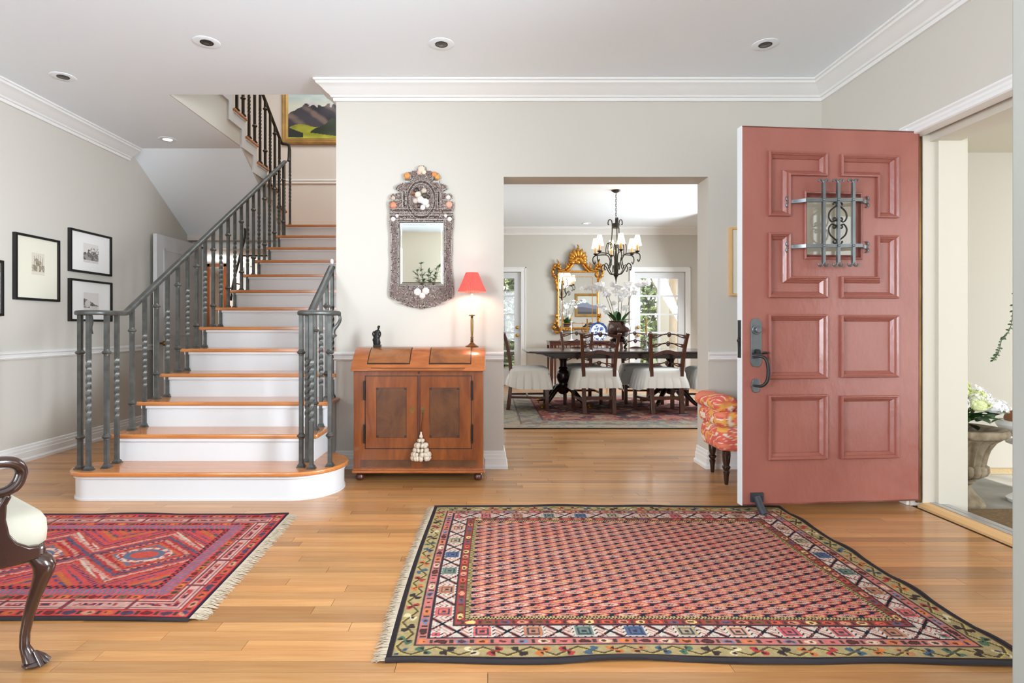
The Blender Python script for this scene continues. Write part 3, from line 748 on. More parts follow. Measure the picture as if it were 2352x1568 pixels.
g.build('grille_scroll', 'dark_metal', gh, smooth=40)
# lock set
z_t, z_b = zz(731, 1735), zz(842, 1735); ux0, ux1 = du(1723), du(1748); um = (ux0+ux1)/2
hd = MB().prism([(ux0, z_b+.02), (ux0+.014, z_b), (ux1-.014, z_b), (ux1, z_b+.02), (ux1, z_t-.02), (ux1-.014, z_t), (ux0+.014, z_t), (ux0, z_t-.02)], -.007, 0, 'y').build('lock_plate', 'pewter', fd_, bevel=.002)
dz = zz(757, 1736)
def cyl_y(g, u, z, r, y0, y1, n=16): return g.loft([[(u+r*math.cos(2*PI*i/n), yy, z+r*math.sin(2*PI*i/n)) for i in range(n)] for yy in (y0, y1)])
g = cyl_y(MB(), um, dz, .026, -.014, -.006); cyl_y(g, um, dz, .017, -.034, -.014); g.build('lock_cylinder', 'pewter', hd, smooth=40, bevel=.003)
zt_ = zz(812, 1740)
g = MB().box(um-.024, um+.030, -.030, -.006, zt_-.004, zt_+.004).ell((um+.036, -.034, zt_+.006), .018, .012, .008, 10, 6); cyl_y(g, um, zt_+.012, .014, -.028, -.006)
g.build('thumb_latch', 'dark_metal', hd, smooth=40)
zh0, zh1 = zz(820, 1740), zz(885, 1740)
rs_ = MB().prism([(um-.028, zh1), (um-.018, zh1-.034), (um, zh1-.04), (um+.018, zh1-.034), (um+.028, zh1), (um+.018, zh1+.034), (um, zh1+.04), (um-.018, zh1+.034)], -.007, 0, 'y').build('lower_rosette', 'pewter', fd_, bevel=.002)
hp = cr([(um-.02, -.012, zh0), (um+.012, -.045, zh0+.004), (um+.030, -.060, zh0-.02), (um+.036, -.064, (zh0+zh1)/2), (um+.030, -.060, zh1+.03), (um+.010, -.044, zh1+.002), (um-.015, -.010, zh1)], 6)
MB().tube(hp, [.006+.004*math.sin(PI*i/(len(hp)-1)) for i in range(len(hp))], 10).build('door_handle', 'dark_metal', fd_, smooth=50)
MB().box(-.007, -.003, .006, .038, zz(822,1705), zz(735,1705)).box(-.012, -.004, .012, .030, zz(795,1705), zz(775,1705)).ell((-.010, .02, zz(782,1705)), .010, .012, .012, 8, 6).build('mortise_plate', 'dark_metal', fd_, bevel=.001)
g = MB().tube([(.075, -.012, .05), (.082, -.045, -.005), (.090, -.062, -.030)], .020, 10); g.box(.045, .115, -.012, 0, .02, .07)
tag(g.build('door_stop', 'rubber', fd_, smooth=40), 'dark rubber kick-down stop under the red door')
for zh in (.25, 1.05, 1.85): MB().tube([(DW+.008, .03, zh-.05), (DW+.008, .03, zh+.05)], .008, 8).build('hinge', 'antique_brass', fd_, smooth=40)

# ================================================================== SLANT-TOP DESK CABINET
dk = thing('slant_top_cabinet', 'antique walnut cabinet with curved slant lid and two doors, below the shell mirror', 'cabinet', (-.472, 3.787, 0))
hw = .432
def X_(px, s=345.0): return (px-CX)/s+.472
dY = .345
bd = MB().box(-hw, hw, .0, dY, .055, .737)
bd.build('body', 'desk_wood', dk, bevel=.003)
MB().box(-hw-.010, hw+.010, -.012, dY, .055, .075).box(-hw-.004, hw+.004, -.006, dY, .075, .085).build('base_moulding', 'desk_light', dk, bevel=.004)
for sx in (-1, 1):
    for yy in (.04, dY-.04):
        MB().lathe([(.02, .0), (.028, .008), (.031, .022), (.026, .040), (.018, .048), (.024, .055)], (sx*(hw-.035), yy, 0), 16).build('bun_foot', 'mahogany', dk, smooth=50)
# lid: convex slope
prof = []
for i in range(11):
    t = i/10; prof.append((-.028+.20*t, .752+.134*math.sin(t*PI/2)**.9))
sec = [(-.034, .735), (-.034, .748)]+prof+[(dY, .886), (dY, .735)]
MB().prism(sec, -hw-.012, hw+.012, 'x').build('lid', 'desk_light', dk, smooth=30, bevel=.002)
def lidp(x, t, e=.002):
    return (x, -.028+.20*t, .752+.134*math.sin(t*PI/2)**.9+e)
def lidpanel(x0, x1, t0, t1, name, m, e):
    g = MB(); n = 8; rings = [[lidp(x0, t0+(t1-t0)*i/n, e), lidp(x1, t0+(t1-t0)*i/n, e)] for i in range(n+1)]
    g.loft(rings, closed=False, cap=False); return g
for (x0, x1) in ((-.335, -.062), (.075, .345)):
    fr = lidpanel(x0-.006, x1+.006, .10, .90, '', '', .002).build('inlay_line', 'inlay', dk)
    lidpanel(x0, x1, .13, .87, '', '', .004).build('lid_panel', 'desk_burl_light', dk)
MB().box(-.33, .30, -.0352, -.034, .741, .744).box(-.31, .31, -.030, -.026, .7545, .757).build('inlay_line', 'inlay', dk)
# framing lines, doors
for i, (a, b) in enumerate(((X_(839), X_(962)), (X_(964), X_(1083)))):
    zt, zb = CH-(863-CY)/345, CH-(1030-CY)/345
    dd = MB().box(a+.003, b-.003, -.006, .0, zb+.003, zt-.003).build('door', 'desk_wood', dk, bevel=.002)
    MB().box(a-.003, b+.003, -.001, .001, zb-.003, zt+.003).build('inlay_line', 'inlay', dd)
    pa, pb = (X_(866), X_(933)) if i == 0 else (X_(988), X_(1054)); pt, pz = CH-(891-CY)/345, CH-(1003-CY)/345
    MB().box(pa-.003, pb+.003, -.0072, -.006, pz-.003, pt+.003).box(pa-.004, pa+.012, -.0085, -.006, pt-.012, pt+.004).box(pb-.012, pb+.004, -.0085, -.006, pt-.012, pt+.004).box(pa-.004, pa+.012, -.0085, -.006, pz-.004, pz+.012).box(pb-.012, pb+.004, -.0085, -.006, pz-.004, pz+.012).build('inlay_line', 'inlay', dd)
    MB().box(pa, pb, -.0082, -.006, pz, pt).build('panel', 'desk_burl', dd)
    for hz in (CH-(896-CY)/345, CH-(995-CY)/345):
        xh = a-.004 if i == 0 else b+.004
        MB().tube([(xh, -.010, hz-.055), (xh, -.010, hz+.055)], .006, 8).ell((xh, -.010, hz+.058), .006, .006, .008, 8, 5).ell((xh, -.010, hz-.058), .006, .006, .008, 8, 5).build('hinge', 'bronze_black', dd, smooth=50)
    kx = X_(947.5) if i == 0 else X_(972.5); kz = CH-(941-CY)/345
    g = MB().prism([(kx+.013*math.cos(t)*(1+.25*math.cos(2*t)), kz+.024*math.sin(t)) for t in np.linspace(0, 2*PI, 17)[:-1]], -.009, -.006, 'y')
    g.build('escutcheon', 'antique_brass', dd)
    if i: MB().ell((kx, -.016, kz), .006, .010, .006, 8, 6).build('key', 'pewter', dd, smooth=50)
MB().box(X_(961)-.004, X_(961)+.012, -.012, -.002, CH-(1030-CY)/345, CH-(863-CY)/345).build('meeting_strip', 'mahogany', dk, bevel=.003)
MB().ell((X_(962), -.001, CH-(855-CY)/345), .006, .002, .011, 8, 6).build('keyhole', 'inlay', dk)
for (a, b) in ((828, 945), (972, 1093)):
    MB().box(X_(a), X_(b), -.002, .0, CH-(1072-CY)/345, CH-(1056-CY)/345).build('lower_panel', 'desk_burl', dk)
# tassel hanging from the key
ts = thing('shell_tassel', 'cream seashell tassel hanging from the key of the walnut cabinet', 'tassel', (X_(968)-.472, 3.787-.022, 0))
tz = lambda y: CH-(y-CY)/347
MB().tube([(.012, .006, tz(946)), (.006, .0, tz(965)), (0, 0, tz(994))], .0022, 6).build('cord', 'inlay', ts)
MB().lathe([(.005, tz(1006)), (.012, tz(1004)), (.011, tz(1000)), (.006, tz(996)), (.007, tz(993)), (.005, tz(991))], (0, 0, 0), 12).build('cap', 'shell_cream', ts, smooth=50)
rj = random.Random(4)
for (yy, rad, n, sz) in ((1002, .004, 3, .010), (1011, .014, 6, .014), (1022, .032, 9, .020), (1033, .038, 10, .018), (1043, .050, 12, .020), (1051, .054, 14, .020)):
    for i in range(n):
        a = 2*PI*i/n+rj.uniform(-.2, .2); s_ = sz*rj.uniform(.85, 1.15)
        o = MB().ell((0, 0, 0), s_*.9, s_*.75, s_*1.0, 8, 6).build('shell', 'shell_cream', ts, smooth=60); o.location = (rad*math.cos(a), rad*math.sin(a)*.5-.004, tz(yy)); o.rotation_euler = (rj.uniform(-.5, .5), rj.uniform(-.6, .6), a)

# ---- figurine
fg = thing('figurine', 'small black bronze figurine of a draped figure on the cabinet top', 'figurine', ((866-CX)*3.99/F, 3.99, .886))
MB().box(-.024, .028, -.022, .022, 0, .018).build('plinth', 'bronze_black', fg, bevel=.002)
g = MB()
g.lathe([(.022, .016), (.025, .03), (.022, .06), (.024, .075), (.018, .090), (.016, .10)], (-.002, 0, 0), 12, mod=lambda a, z: 1+.10*math.sin(5*a+z*60))
g.ell((-.018, -.006, .050), .013, .014, .016, 8, 6).ell((.010, -.006, .045), .010, .014, .03, 8, 6)
g.build('robe', 'bronze_black', fg, smooth=60)
g = MB().loft([[(cx+rx*math.cos(2*PI*j/12), ry*math.sin(2*PI*j/12), z) for j in range(12)] for (cx, z, rx, ry) in ((-.002, .080, .014, .012), (-.002, .095, .019, .014), (0, .108, .022, .014), (.003, .116, .018, .012), (.007, .121, .008, .008), (.009, .127, .006, .006))])
g.tube(cr([(-.020, 0, .110), (-.028, -.006, .096), (-.022, -.014, .080), (-.008, -.016, .078)], 4), .0055, 7).tube(cr([(.020, 0, .108), (.025, -.006, .092), (.022, -.014, .074), (.010, -.016, .066)], 4), .0055, 7)
g.ell((.011, -.002, .138), .0095, .011, .012, 10, 8).ell((.013, .004, .144), .0085, .008, .008, 8, 6).ell((.006, -.011, .136), .002, .004, .003, 6, 4)
g.build('figure', 'bronze_black', fg, smooth=60)

# ---- table lamp with red pleated shade
lp = thing('table_lamp', 'slender brass table lamp with a red pleated shade, on the right end of the cabinet', 'lamp', ((1084-CX)*4.0/F, 4.0, .886))
MB().lathe([(.0, 0), (.045, 0), (.047, .005), (.040, .010), (.030, .014), (.022, .022), (.014, .028), (.009, .034), (.012, .040), (.008, .046)], n=8).build('base', 'antique_brass', lp, smooth=25)
MB().lathe([(.009, .044), (.011, .052), (.008, .058), (.0105, .066), (.0105, .070), (.0075, .074), (.0095, .12), (.0095, .19), (.007, .205), (.010, .210), (.007, .216), (.022, .222), (.022, .226), (.006, .228)], n=16).build('column', 'antique_brass', lp, smooth=30)
MB().lathe([(.0075, .226), (.0075, .375)], n=12).build('candle_tube', 'candle_wax', lp, smooth=40)
n = 96
sh = MB(); rings = []
for (r, z) in ((.098, .391), (.094, .400), (.070, .455), (.046, .516), (.043, .521)):
    rings.append([(r*(1+(.03 if j % 2 else -.03))*math.cos(2*PI*j/n), r*(1+(.03 if j % 2 else -.03))*math.sin(2*PI*j/n), z) for j in range(n)])
sh.loft(rings, cap=False); so_ = sh.build('shade', 'shade_red', lp)
MB().lathe([(.099, .389), (.100, .391), (.099, .394)], n=48, cap=False).lathe([(.043, .519), (.045, .521), (.043, .523)], n=48, cap=False).build('shade_trim', 'shade_red', so_)
MB().ell((0, 0, .43), .014, .014, .024, 10, 8).build('bulb', 'bulb', lp, smooth=60)
point('lamp_glow', ((1084-CX)*4.0/F, 4.0, .886+.44), 3.6, (1, .78, .52), .03)
MATS['shade_red'].node_tree.nodes['Principled BSDF'].inputs['Transmission Weight'].default_value = .0

# ================================================================== SHELL MIRROR
sm = thing('shell_mirror', 'tall mirror in an ornate frame encrusted with seashells, above the walnut cabinet', 'mirror', ((967-CX)*4.1/F, YW, 0))
sc = F/4.11
def mz(y): return CH-(y-CY)/sc
half = [(0, 379), (8, 381), (11, 390), (9, 399), (15, 407), (20, 418), (27, 412), (26, 402), (33, 395), (40, 399), (41, 410), (44, 420), (56, 424), (60, 431), (50, 437), (46, 443), (47, 456), (55, 461), (58, 452), (65, 444), (72, 450), (75, 462), (75, 475), (72, 485), (74, 500), (73, 520), (70, 540), (71, 570), (69, 600), (71, 630), (73, 655), (74, 672), (72, 682), (62, 688), (55, 696), (44, 699), (34, 695), (26, 698), (18, 705), (0, 709)]
outer = [(a/sc, mz(b)) for a, b in half]+[(-a/sc, mz(b)) for a, b in half[::-1][1:-1]]
outer = outer[::-1]
ix, it_, ib = 51/sc, mz(509), mz(654)
# backing plate split into left, right, top, bottom pieces around the glass
def clip_rows():
    g = MB(); N = 110; ys = [mz(379)+(mz(709)-mz(379))*i/N for i in range(N+1)]
    hp_ = sorted([(mz(b), a/sc) for a, b in half]); zs_ = [p[0] for p in hp_]; as_ = [p[1] for p in hp_]
    for i in range(N):
        z0, z1 = ys[i+1], ys[i]; w_ = float(np.interp((z0+z1)/2, zs_, as_))
        if z1 > ib and z0 < it_:
            g.box(-w_, -ix, -.018, -.002, z0, z1).box(ix, w_, -.018, -.002, z0, z1)
        else: g.box(-w_, w_, -.018, -.002, z0, z1)
    return g, zs_, as_
g, zs_, as_ = clip_rows(); g.build('backing', 'shell_ground', sm)
MB().box(-ix+.004, ix-.004, -.010, -.006, ib+.004, it_-.004).build('glass', 'mirror_glass', sm)
bev = MB(); rings = [[(-a, yy, b0), (a, yy, b0), (a, yy, b1), (-a, yy, b1)] for a, b0, b1, yy in ((ix, ib, it_, -.008), (ix-.020, ib+.020, it_-.020, -.0115))]
bev.loft(rings, cap=False).build('glass_bevel', 'mirror_glass', sm)
# thousands of little shells
rs = random.Random(11); V = []; Fc = []; Cc = []
pal = [(214, 206, 200), (190, 178, 172), (160, 142, 134), (128, 108, 98), (96, 78, 68), (222, 214, 206), (176, 150, 146), (72, 58, 50), (200, 180, 172)]
def shell(x, z, r, y, c_):
    o = len(V); n = 5
    V.append((x, y-r*.9, z)); Cc.append(tuple(min(255, v*1.06) for v in c_))
    a0 = rs.uniform(0, 6.3)
    for i in range(n):
        V.append((x+r*math.cos(a0+2*PI*i/n), y, z+r*math.sin(a0+2*PI*i/n)*.85)); Cc.append(tuple(v*.74 for v in c_))
    for i in range(n): Fc.append((o, o+1+(i+1) % n, o+1+i))
oc = (0, mz(458)); orx, orz = 28/sc, 37/sc
for i in range(7000):
    z = rs.uniform(mz(708), mz(380)); w_ = float(np.interp(z, zs_, as_)); x = rs.uniform(-.24, .24)
    if abs(x) > w_+.001: continue
    if ib-.001 < z < it_+.001 and abs(x) < ix+.002: continue
    c_ = rs.choice(pal)
    if mz(700) < z < mz(510) : c_ = tuple(v*.95 for v in rs.choice(pal[1:7]))
    shell(x, z, rs.uniform(.0028, .0058), -.018, c_)
def row(p0, p1, c_, r=.0042, y=-.022, st_=1.6):
    p0, p1 = Vector(p0), Vector(p1); n = max(1, int((p1-p0).length/(r*st_)))
    for i in range(n+1):
        p = p0.lerp(p1, i/n); cc = c_ if rs.random() < .8 else rs.choice(pal); shell(p.x, p.y, r, y, cc)
Wt, Bk = (226, 218, 212), (70, 56, 50)
for e, c_ in ((.004, Wt), (.010, Bk), (.014, Wt)):
    a = ix+e
    row((-a, ib-e), (-a, it_+e), c_); row((a, ib-e), (a, it_+e), c_); row((-a, it_+e), (a, it_+e), c_); row((-a, ib-e), (a, ib-e), c_)
for yy, c_ in ((478, Wt), (482, Bk), (487, Wt), (493, Wt), (497, Bk), (503, Wt)): row((-70/sc, mz(yy)), (70/sc, mz(yy)), c_)
for k_, c_ in ((1.0, Wt), (1.12, Bk), (1.22, Wt), (.9, (190, 180, 176))):
    for i in range(90):
        a = 2*PI*i/90; shell(oc[0]+orx*k_*math.cos(a), oc[1]+orz*k_*math.sin(a), .0036, -.026, c_)
for sx in (-1, 1):
    for xx, c_ in ((37, Wt), (43, Wt), (40, Bk)): row((sx*xx/sc, mz(440)), (sx*xx/sc, mz(474)), c_)
    # outline rows
    hp2 = [(a/sc-.004, mz(b)) for a, b in half[1:-1]]
    for p, p2 in zip(hp2[:-1], hp2[1:]): row((sx*p[0], p[1]), (sx*p2[0], p2[1]), rs.choice([Wt, (200, 190, 184)]), .0044)
me = MB(); me.v = V; me.f = Fc; o = me.build('shell_inlay', 'shell', sm); setcol(o, Cc); o['kind'] = 'stuff'
big = [(0, 386, 8, (216, 196, 176)), (-5, 394, 5, (206, 170, 150)), (6, 393, 5, (222, 206, 176)), (-33, 401, 7, (214, 140, 70)), (30, 398, 6, (214, 132, 72)), (37, 404, 6, (206, 150, 70)), (-65, 469, 7.5, (206, 132, 100)), (64, 467, 7.5, (214, 160, 134)), (-65, 453, 5, (190, 170, 150)), (62, 451, 5, (220, 210, 200)), (-65, 501, 5, (228, 222, 214)), (65, 501, 5, (230, 222, 214)), (-56, 494, 4, (222, 214, 208)), (56, 494, 4, (222, 214, 208)), (-9, 668, 8, (232, 224, 214)), (10, 666, 8, (226, 216, 204)), (2, 677, 7, (222, 210, 200)), (-12, 434, 6, (44, 34, 28)), (-19, 441, 5, (120, 70, 44)), (-8, 444, 7, (214, 202, 186)), (6, 436, 6, (190, 176, 158)), (8, 446, 6, (70, 60, 46)), (14, 450, 5, (60, 50, 40)), (-2, 456, 8, (216, 206, 200)), (-14, 459, 6, (190, 178, 168)), (9, 461, 8, (226, 220, 214)), (-5, 470, 6, (64, 52, 44)), (3, 474, 6, (220, 212, 206)), (-12, 472, 5, (120, 96, 84)), (14, 470, 5, (208, 198, 188))]
for (dx, yy, r, c_) in big:
    r /= sc; g = MB(); n = 10
    n = 16; g.loft([[(rr_*math.cos(2*PI*i/n)*(1+.14*(i % 2)), -h, rr_*math.sin(2*PI*i/n)*(1+.14*(i % 2))-rr_*.25) for i in range(n)] for rr_, h in ((r, 0), (r*.95, r*.22), (r*.55, r*.42), (r*.10, r*.50))])
    o = g.build('seashell', 'shell', sm, smooth=60); o.location = (dx/sc, -.020, mz(yy)); setcol(o, [c_]*len(g.v))

# ================================================================== FRAMED PICTURES
def etching(kind):
    def f(U, V):
        a = noise2(U, V, 9, kind); b = noise2(U, V, 22, kind+5); ink = np.zeros_like(U)
        if kind == 1:     # gateway with towers
            m = (np.abs(U-.5) < .22+.1*(a-.5)) & (V < .62+.16*a) & (V > .18); ink[m] = .55*b[m]+.3
            for cx_ in (.2, .38, .52, .66, .85):
                t = (np.abs(U-cx_-.03*(a-.5)) < .05*(1.15-V)) & (V < .92-.25*abs(cx_-.5)) & (V > .3); ink[t] = np.maximum(ink[t], .35+.4*b[t])
            m = (V < .45) & (V > .15); ink[m] = np.maximum(ink[m], .75*b[m]*(a[m] > .25)); m = (np.abs(U-.5) < .07) & (V < .4) & (V > .12); ink[m] = .05
        if kind == 2:
            ink = np.where((V < .50+.3*a-.25*np.abs(U-.6)) & (V > .14), .45+.6*b*(a > .35), .02)
            ink = np.where((U > .45) & (V > .3) & (V < .8) & (b > .62), .8, ink); ink = np.where((V < .14) , .15*b, ink)
        if kind == 3:
            ink = np.where((V < .62-.45*U+.1*a) & (V > .12), .4+.7*b*(a > .3), .03)
            ink = np.where(((U-.27)**2/.03+(V-.36)**2/.045) < 1, .12, ink); ink = np.where((V < .22) & (U > .4), .25*b, ink)
        ink = np.clip(ink, 0, 1)[..., None]; pap = np.array([214, 206, 190]) if kind == 1 else np.array([224, 219, 213])
        inkc = np.array([92, 78, 56]) if kind == 1 else np.array([74, 70, 66])
        return pap*(1-ink)+inkc*ink
    return f
def wall_x(y_px, x_px):   # point on the left wall seen at a pixel
    Y = XL*F/(x_px-CX); return Y, CH-(y_px-CY)*Y/F
def picture_left(x0, yt0, yb0, x1, label, kind, ip, matc):
    Ya, Yb = XL*F/(x0-CX), XL*F/(x1-CX); zt = CH-(yt0-CY)*Ya/F; zb = CH-(yb0-CY)*Ya/F
    t = thing('framed_etching', label, 'picture', (XL, (Ya+Yb)/2, (zt+zb)/2)); h, w_ = (zt-zb)/2, (Yb-Ya)/2
    g = MB(); e = .018; rings = []
    for (ins, xx) in ((0, .0), (0, .028), (e, .028), (e, .014)):
        rings.append([(xx, -w_+ins, -h+ins), (xx, w_-ins, -h+ins), (xx, w_-ins, h-ins), (xx, -w_+ins, h-ins)])
    g.loft(rings, cap=False).build('frame', 'black_frame', t)
    MB().box(.010, .0135, -w_+e*.9, w_-e*.9, -h+e*.9, h-e*.9).build('mount', matc, t)
    (a, b, c_, d) = ip
    iy0, iy1 = -w_+2*w_*a, -w_+2*w_*b; iz0, iz1 = -h+2*h*c_, -h+2*h*d
    sheet('print', 'vcol', lambda U, V: (U*0+.0142, iy0+(iy1-iy0)*U, iz0+(iz1-iz0)*V), 70, 70, etching(kind), t)
    return t
picture_left(28, 532, 687, 131, 'black-framed etching of a gateway, the tallest frame on the hall wall', 1, (.37, .66, .40, .74), 'mat_cream')
picture_left(155, 522, 622, 251, 'black-framed etching of trees, upper of two landscape frames on the hall wall', 2, (.32, .68, .26, .72), 'mat_white')
picture_left(155, 638, 737, 252, 'black-framed etching of a bridge, lower of two landscape frames on the hall wall', 3, (.32, .68, .28, .70), 'mat_white')
o = picture_left(-60, 590, 724, 1, 'black-framed etching cut by the picture edge, only its black right side seen', 2, (.3, .7, .3, .7), 'mat_white')
# framed picture on the back wall beside the front door
pf = thing('framed_picture', 'light wood framed picture on the wall, mostly hidden behind the red door', 'picture', (1.99, YW, 1.50))
g = MB(); w_, h = .25, .247
rings = [[(-w_+i, y_, -h+i), (w_-i, y_, -h+i), (w_-i, y_, h-i), (-w_+i, y_, h-i)] for i, y_ in ((0, 0), (0, -.035), (.014, -.035), (.018, -.02))]
g.loft(rings, cap=False).build('frame', 'light_wood', pf); MB().box(-w_+.015, w_-.015, -.022, -.018, -h+.015, h-.015).build('mount', 'mat_cream', pf)
# mountain painting in the stair hall
pt = thing('mountain_painting', 'gold-framed oil painting of snowy mountains above a green valley, high on the landing wall', 'painting', ((647-CX)*8.0/F, 8.04, CH-(330-CY)*8.0/F))
Wp, Hp, fw = 1.35, 1.0, .085
g = MB(); rings = [[(i, y_, i), (Wp-i, y_, i), (Wp-i, y_, Hp-i), (i, y_, Hp-i)] for i, y_ in ((0, 0), (0, -.04), (.02, -.05), (.035, -.035), (.06, -.04), (fw, -.02))]
g.loft(rings, cap=False).build('frame', 'gold_frame', pt)
def mtn(U, V):
    c_ = np.zeros(U.shape+(3,)); n1 = noise2(U, V, 6, 3); n2 = noise2(U, V, 16, 4)
    t = np.clip((V-.55)/.45, 0, 1)[..., None]; c_[:] = np.array([206, 206, 190])*(1-t)+np.array([110, 160, 190])*t
    cl = np.clip((noise2(U*1.3, V*2.2, 7, 9)-.45)*2.2, 0, 1)[..., None]; c_ = c_*(1-cl*.6)+np.array([214, 216, 206])*cl*.6
    uu = U/.55
    ridge = np.interp(uu, [0, .2, .32, .45, .6, .72, .85, 1.0, 1.4, 1.9], [.41, .50, .57, .60, .59, .52, .57, .59, .50, .42])+.012*np.sin(uu*38)+.03*(n2-.5)
    m = V < ridge; base = np.array([70, 66, 74])*(1-n1[..., None]*.3)
    slope = np.clip(np.sin((uu*1.2+V*2.2)*9)+.4*(n2-.5)*2, 0, 1)[..., None]
    mc = base*(1-slope*.75)+np.array([138, 116, 104])*slope*.75
    c_[m] = mc[m]
    sn = m & (V > ridge-.05) & (n2 > .45) & ((np.abs(uu-.5) < .14) | (np.abs(uu-1.0) < .1)); c_[sn] = (196, 190, 192)
    f1 = V < .24-.16*np.abs(uu-.42)+.03*np.sin(uu*9); gy = np.clip((V-.02)/.25, 0, 1)[..., None]
    fc = np.array([176, 176, 60])*(1-gy*.2)*(.82+.3*n2[..., None]); c_[f1] = fc[f1]
    dk_ = (V < .33-.30*np.abs(uu-.95)/.6+.02*np.sin(uu*14)) & (uu > .48) & (V > .14-.10*uu); c_[dk_] = (np.array([52, 60, 48])*(.8+.5*n1[..., None]))[dk_]
    d2 = (V < .13-.30*(uu-.18)) & (uu < .32) & (V > .015); c_[d2] = (40, 44, 42)
    return c_
sheet('canvas', 'vcol_gloss', lambda U, V: (fw+(Wp-2*fw)*U, U*0-.022, fw+(Hp-2*fw)*V), 160, 120, mtn, pt)

# ================================================================== RECESSED CEILING LIGHTS
def can(px_, py_, label, on=False, zc=ZC, group=None):
    Y = (zc-CH)*F/(CY-py_); X = (px_-CX)*Y/F
    t = thing('recessed_light', label, 'ceiling light', (X, Y, zc), group=group)
    MB().lathe([(.036, .004), (.040, -.003), (.074, -.004), (.079, -.002), (.079, .0)], n=32, cap=False).build('trim_ring', 'ceiling_paint', t, smooth=50)
    if on: MB().lathe([(.0, -.0035), (.039, -.0035)], n=24, cap=False).build('lens', 'bulb', t)
    else:
        MB().lathe([(.0385, -.0032), (.034, -.0045), (.0, -.0045)], n=24, cap=False).build('baffle', 'can_dark', t, smooth=50)
        MB().lathe([(.038, -.0048), (.0355, -.0055), (.033, -.0048)], n=24, cap=False).build('baffle_ring', 'dark_metal', t)
        MB().ell((-.004, .004, -.006), .014, .014, .0025, 12, 4).build('bulb', 'pewter', t, smooth=60)
    return t
can(145, 176, 'unlit recessed ceiling light nearest the hall wall crown moulding')
can(475, 97, 'unlit recessed ceiling light in front of the stairs')
can(1014, 101, 'unlit recessed ceiling light above the shell mirror')
can(1758, 102, 'unlit recessed ceiling light above the open red door')
can(385, 320, 'small lit recessed ceiling light beside the upper stair flight', True)
can(1346, 513, 'lit recessed ceiling light in the dining room above the gilt mirror', True)
rl = can(1014, 101, 'lit recessed ceiling light behind the photographer, seen in the shell mirror', True); rl.location = (-1.0, -1.55, ZC)
# ================================================================== RUGS
def hexc(*c): return np.array(c, float)
def rug_color(W, Hh, spec, field):
    def f(U, V):
        x = U*W; y = V*Hh; c_ = np.zeros(U.shape+(3,))
        dx = np.minimum(x, W-x); dy = np.minimum(y, Hh-y); d = np.minimum(dx, dy); side = dy <= dx
        t = np.where(side, x, y); nz = noise2(x*1.0, y*1.0, 90, 2); ab = noise2(x, y, 3.2, 8)
        acc = 0
        c_[:] = field(x, y, nz, ab)
        for (wd, fn) in spec:
            m = (d >= acc) & (d < acc+wd); r = (d-acc)/wd; col = fn(t, r, nz, wd); c_[m] = col[m]; acc += wd
        c_ *= (.90+.14*nz[..., None]); return np.clip(c_, 0, 255)
    return f, sum(s[0] for s in spec)
def pick(pal, k): return np.array(pal, float)[np.mod(k, len(pal)).astype(int)]
def b_solid(c1): return lambda t, r, nz, w: np.broadcast_to(hexc(*c1), t.shape+(3,)).copy()
def b_blobs(bg, pal, per, edge=(60, 50, 56), wob=0):
    def f(t, r, nz, w):
        k = np.floor(t/per); u = (t/per-k-.5)*per; v = (r-.5)*w; c_ = np.broadcast_to(hexc(*bg), t.shape+(3,)).copy()
        q_ = (u/(per*.32))**2+(v/(w*.30))**2+.9*(nz-.5); m = q_ < 1; c_[m] = pick(pal, k*7 % 13)[m]
        m = (q_ < .22); c_[m] = hexc(96, 56, 50); m = (r < .08) | (r > .92); c_[m] = hexc(*edge)
        m = (np.abs(np.abs(u)-per*.47) < per*.06) & (np.abs(v) < w*.25); c_[m] = hexc(70, 60, 52); return c_
    return f
def b_vine(bg, pal, per):
    def f(t, r, nz, w):
        c_ = np.broadcast_to(hexc(*bg), t.shape+(3,)).copy(); ph = np.abs(((t/per) % 1)-.5)*2; zig = .18+.64*ph
        m = np.abs(r-zig) < .07; c_[m] = hexc(84, 70, 56); m = np.abs(r-zig+.10) < .03; c_[m] = hexc(190, 170, 90)
        k = np.floor(t/(per/2)); u = (t/(per/2)-k-.5)*per/2; up = np.mod(k, 2)*0+np.where(np.abs(((t/per) % 1)-.5) < .25, .66, .34)
        q_ = (u/(per*.17))**2+((r-up)/.20)**2+.8*(nz-.5); m = q_ < 1; c_[m] = pick(pal, k*5 % 11)[m]; m = q_ < .2; c_[m] = hexc(60, 44, 44)
        m = (r < .06) | (r > .94); c_[m] = hexc(70, 54, 46); return c_
    return f
def b_white(per):
    def f(t, r, nz, w):
        c_ = np.broadcast_to(hexc(206, 190, 174), t.shape+(3,)).copy(); k = np.floor(t/per); u = t/per-k
        a = u < .5; x_ = (u/.5-.5)*2; y_ = (r-.5)*2
        m = a & ((np.abs(np.abs(x_)-np.abs(y_)) < .16)); c_[m] = hexc(34, 34, 42)
        m = a & (np.abs(np.mod((x_+y_)*2.2, 1)-.5) < .16) & (np.abs(x_) > .3); c_[m] = hexc(176, 100, 88)
        b = ~a; x2 = ((u-.5)/.5-.5)*2; q_ = np.maximum(np.abs(x2)/.72, np.abs(y_)/.74)
        cc = pick([(196, 92, 92), (170, 150, 116), (110, 124, 110), (206, 104, 96), (206, 150, 120), (84, 96, 128), (180, 120, 90)], k*3 % 7)
        m = b & (q_ < 1); c_[m] = cc[m]; m = b & (np.abs(q_-.62) < .10); c_[m] = hexc(60, 70, 80); m = b & (q_ < .26); c_[m] = hexc(66, 60, 66)
        m = b & (q_ > 1.08) & (np.abs(np.mod((x2-y_)*2, 1)-.5) < .15); c_[m] = hexc(40, 38, 44)
        m = (r < .05) | (r > .95); c_[m] = hexc(54, 46, 52); m = (nz > .8); c_[m] = c_[m]*.8; return c_
    return f
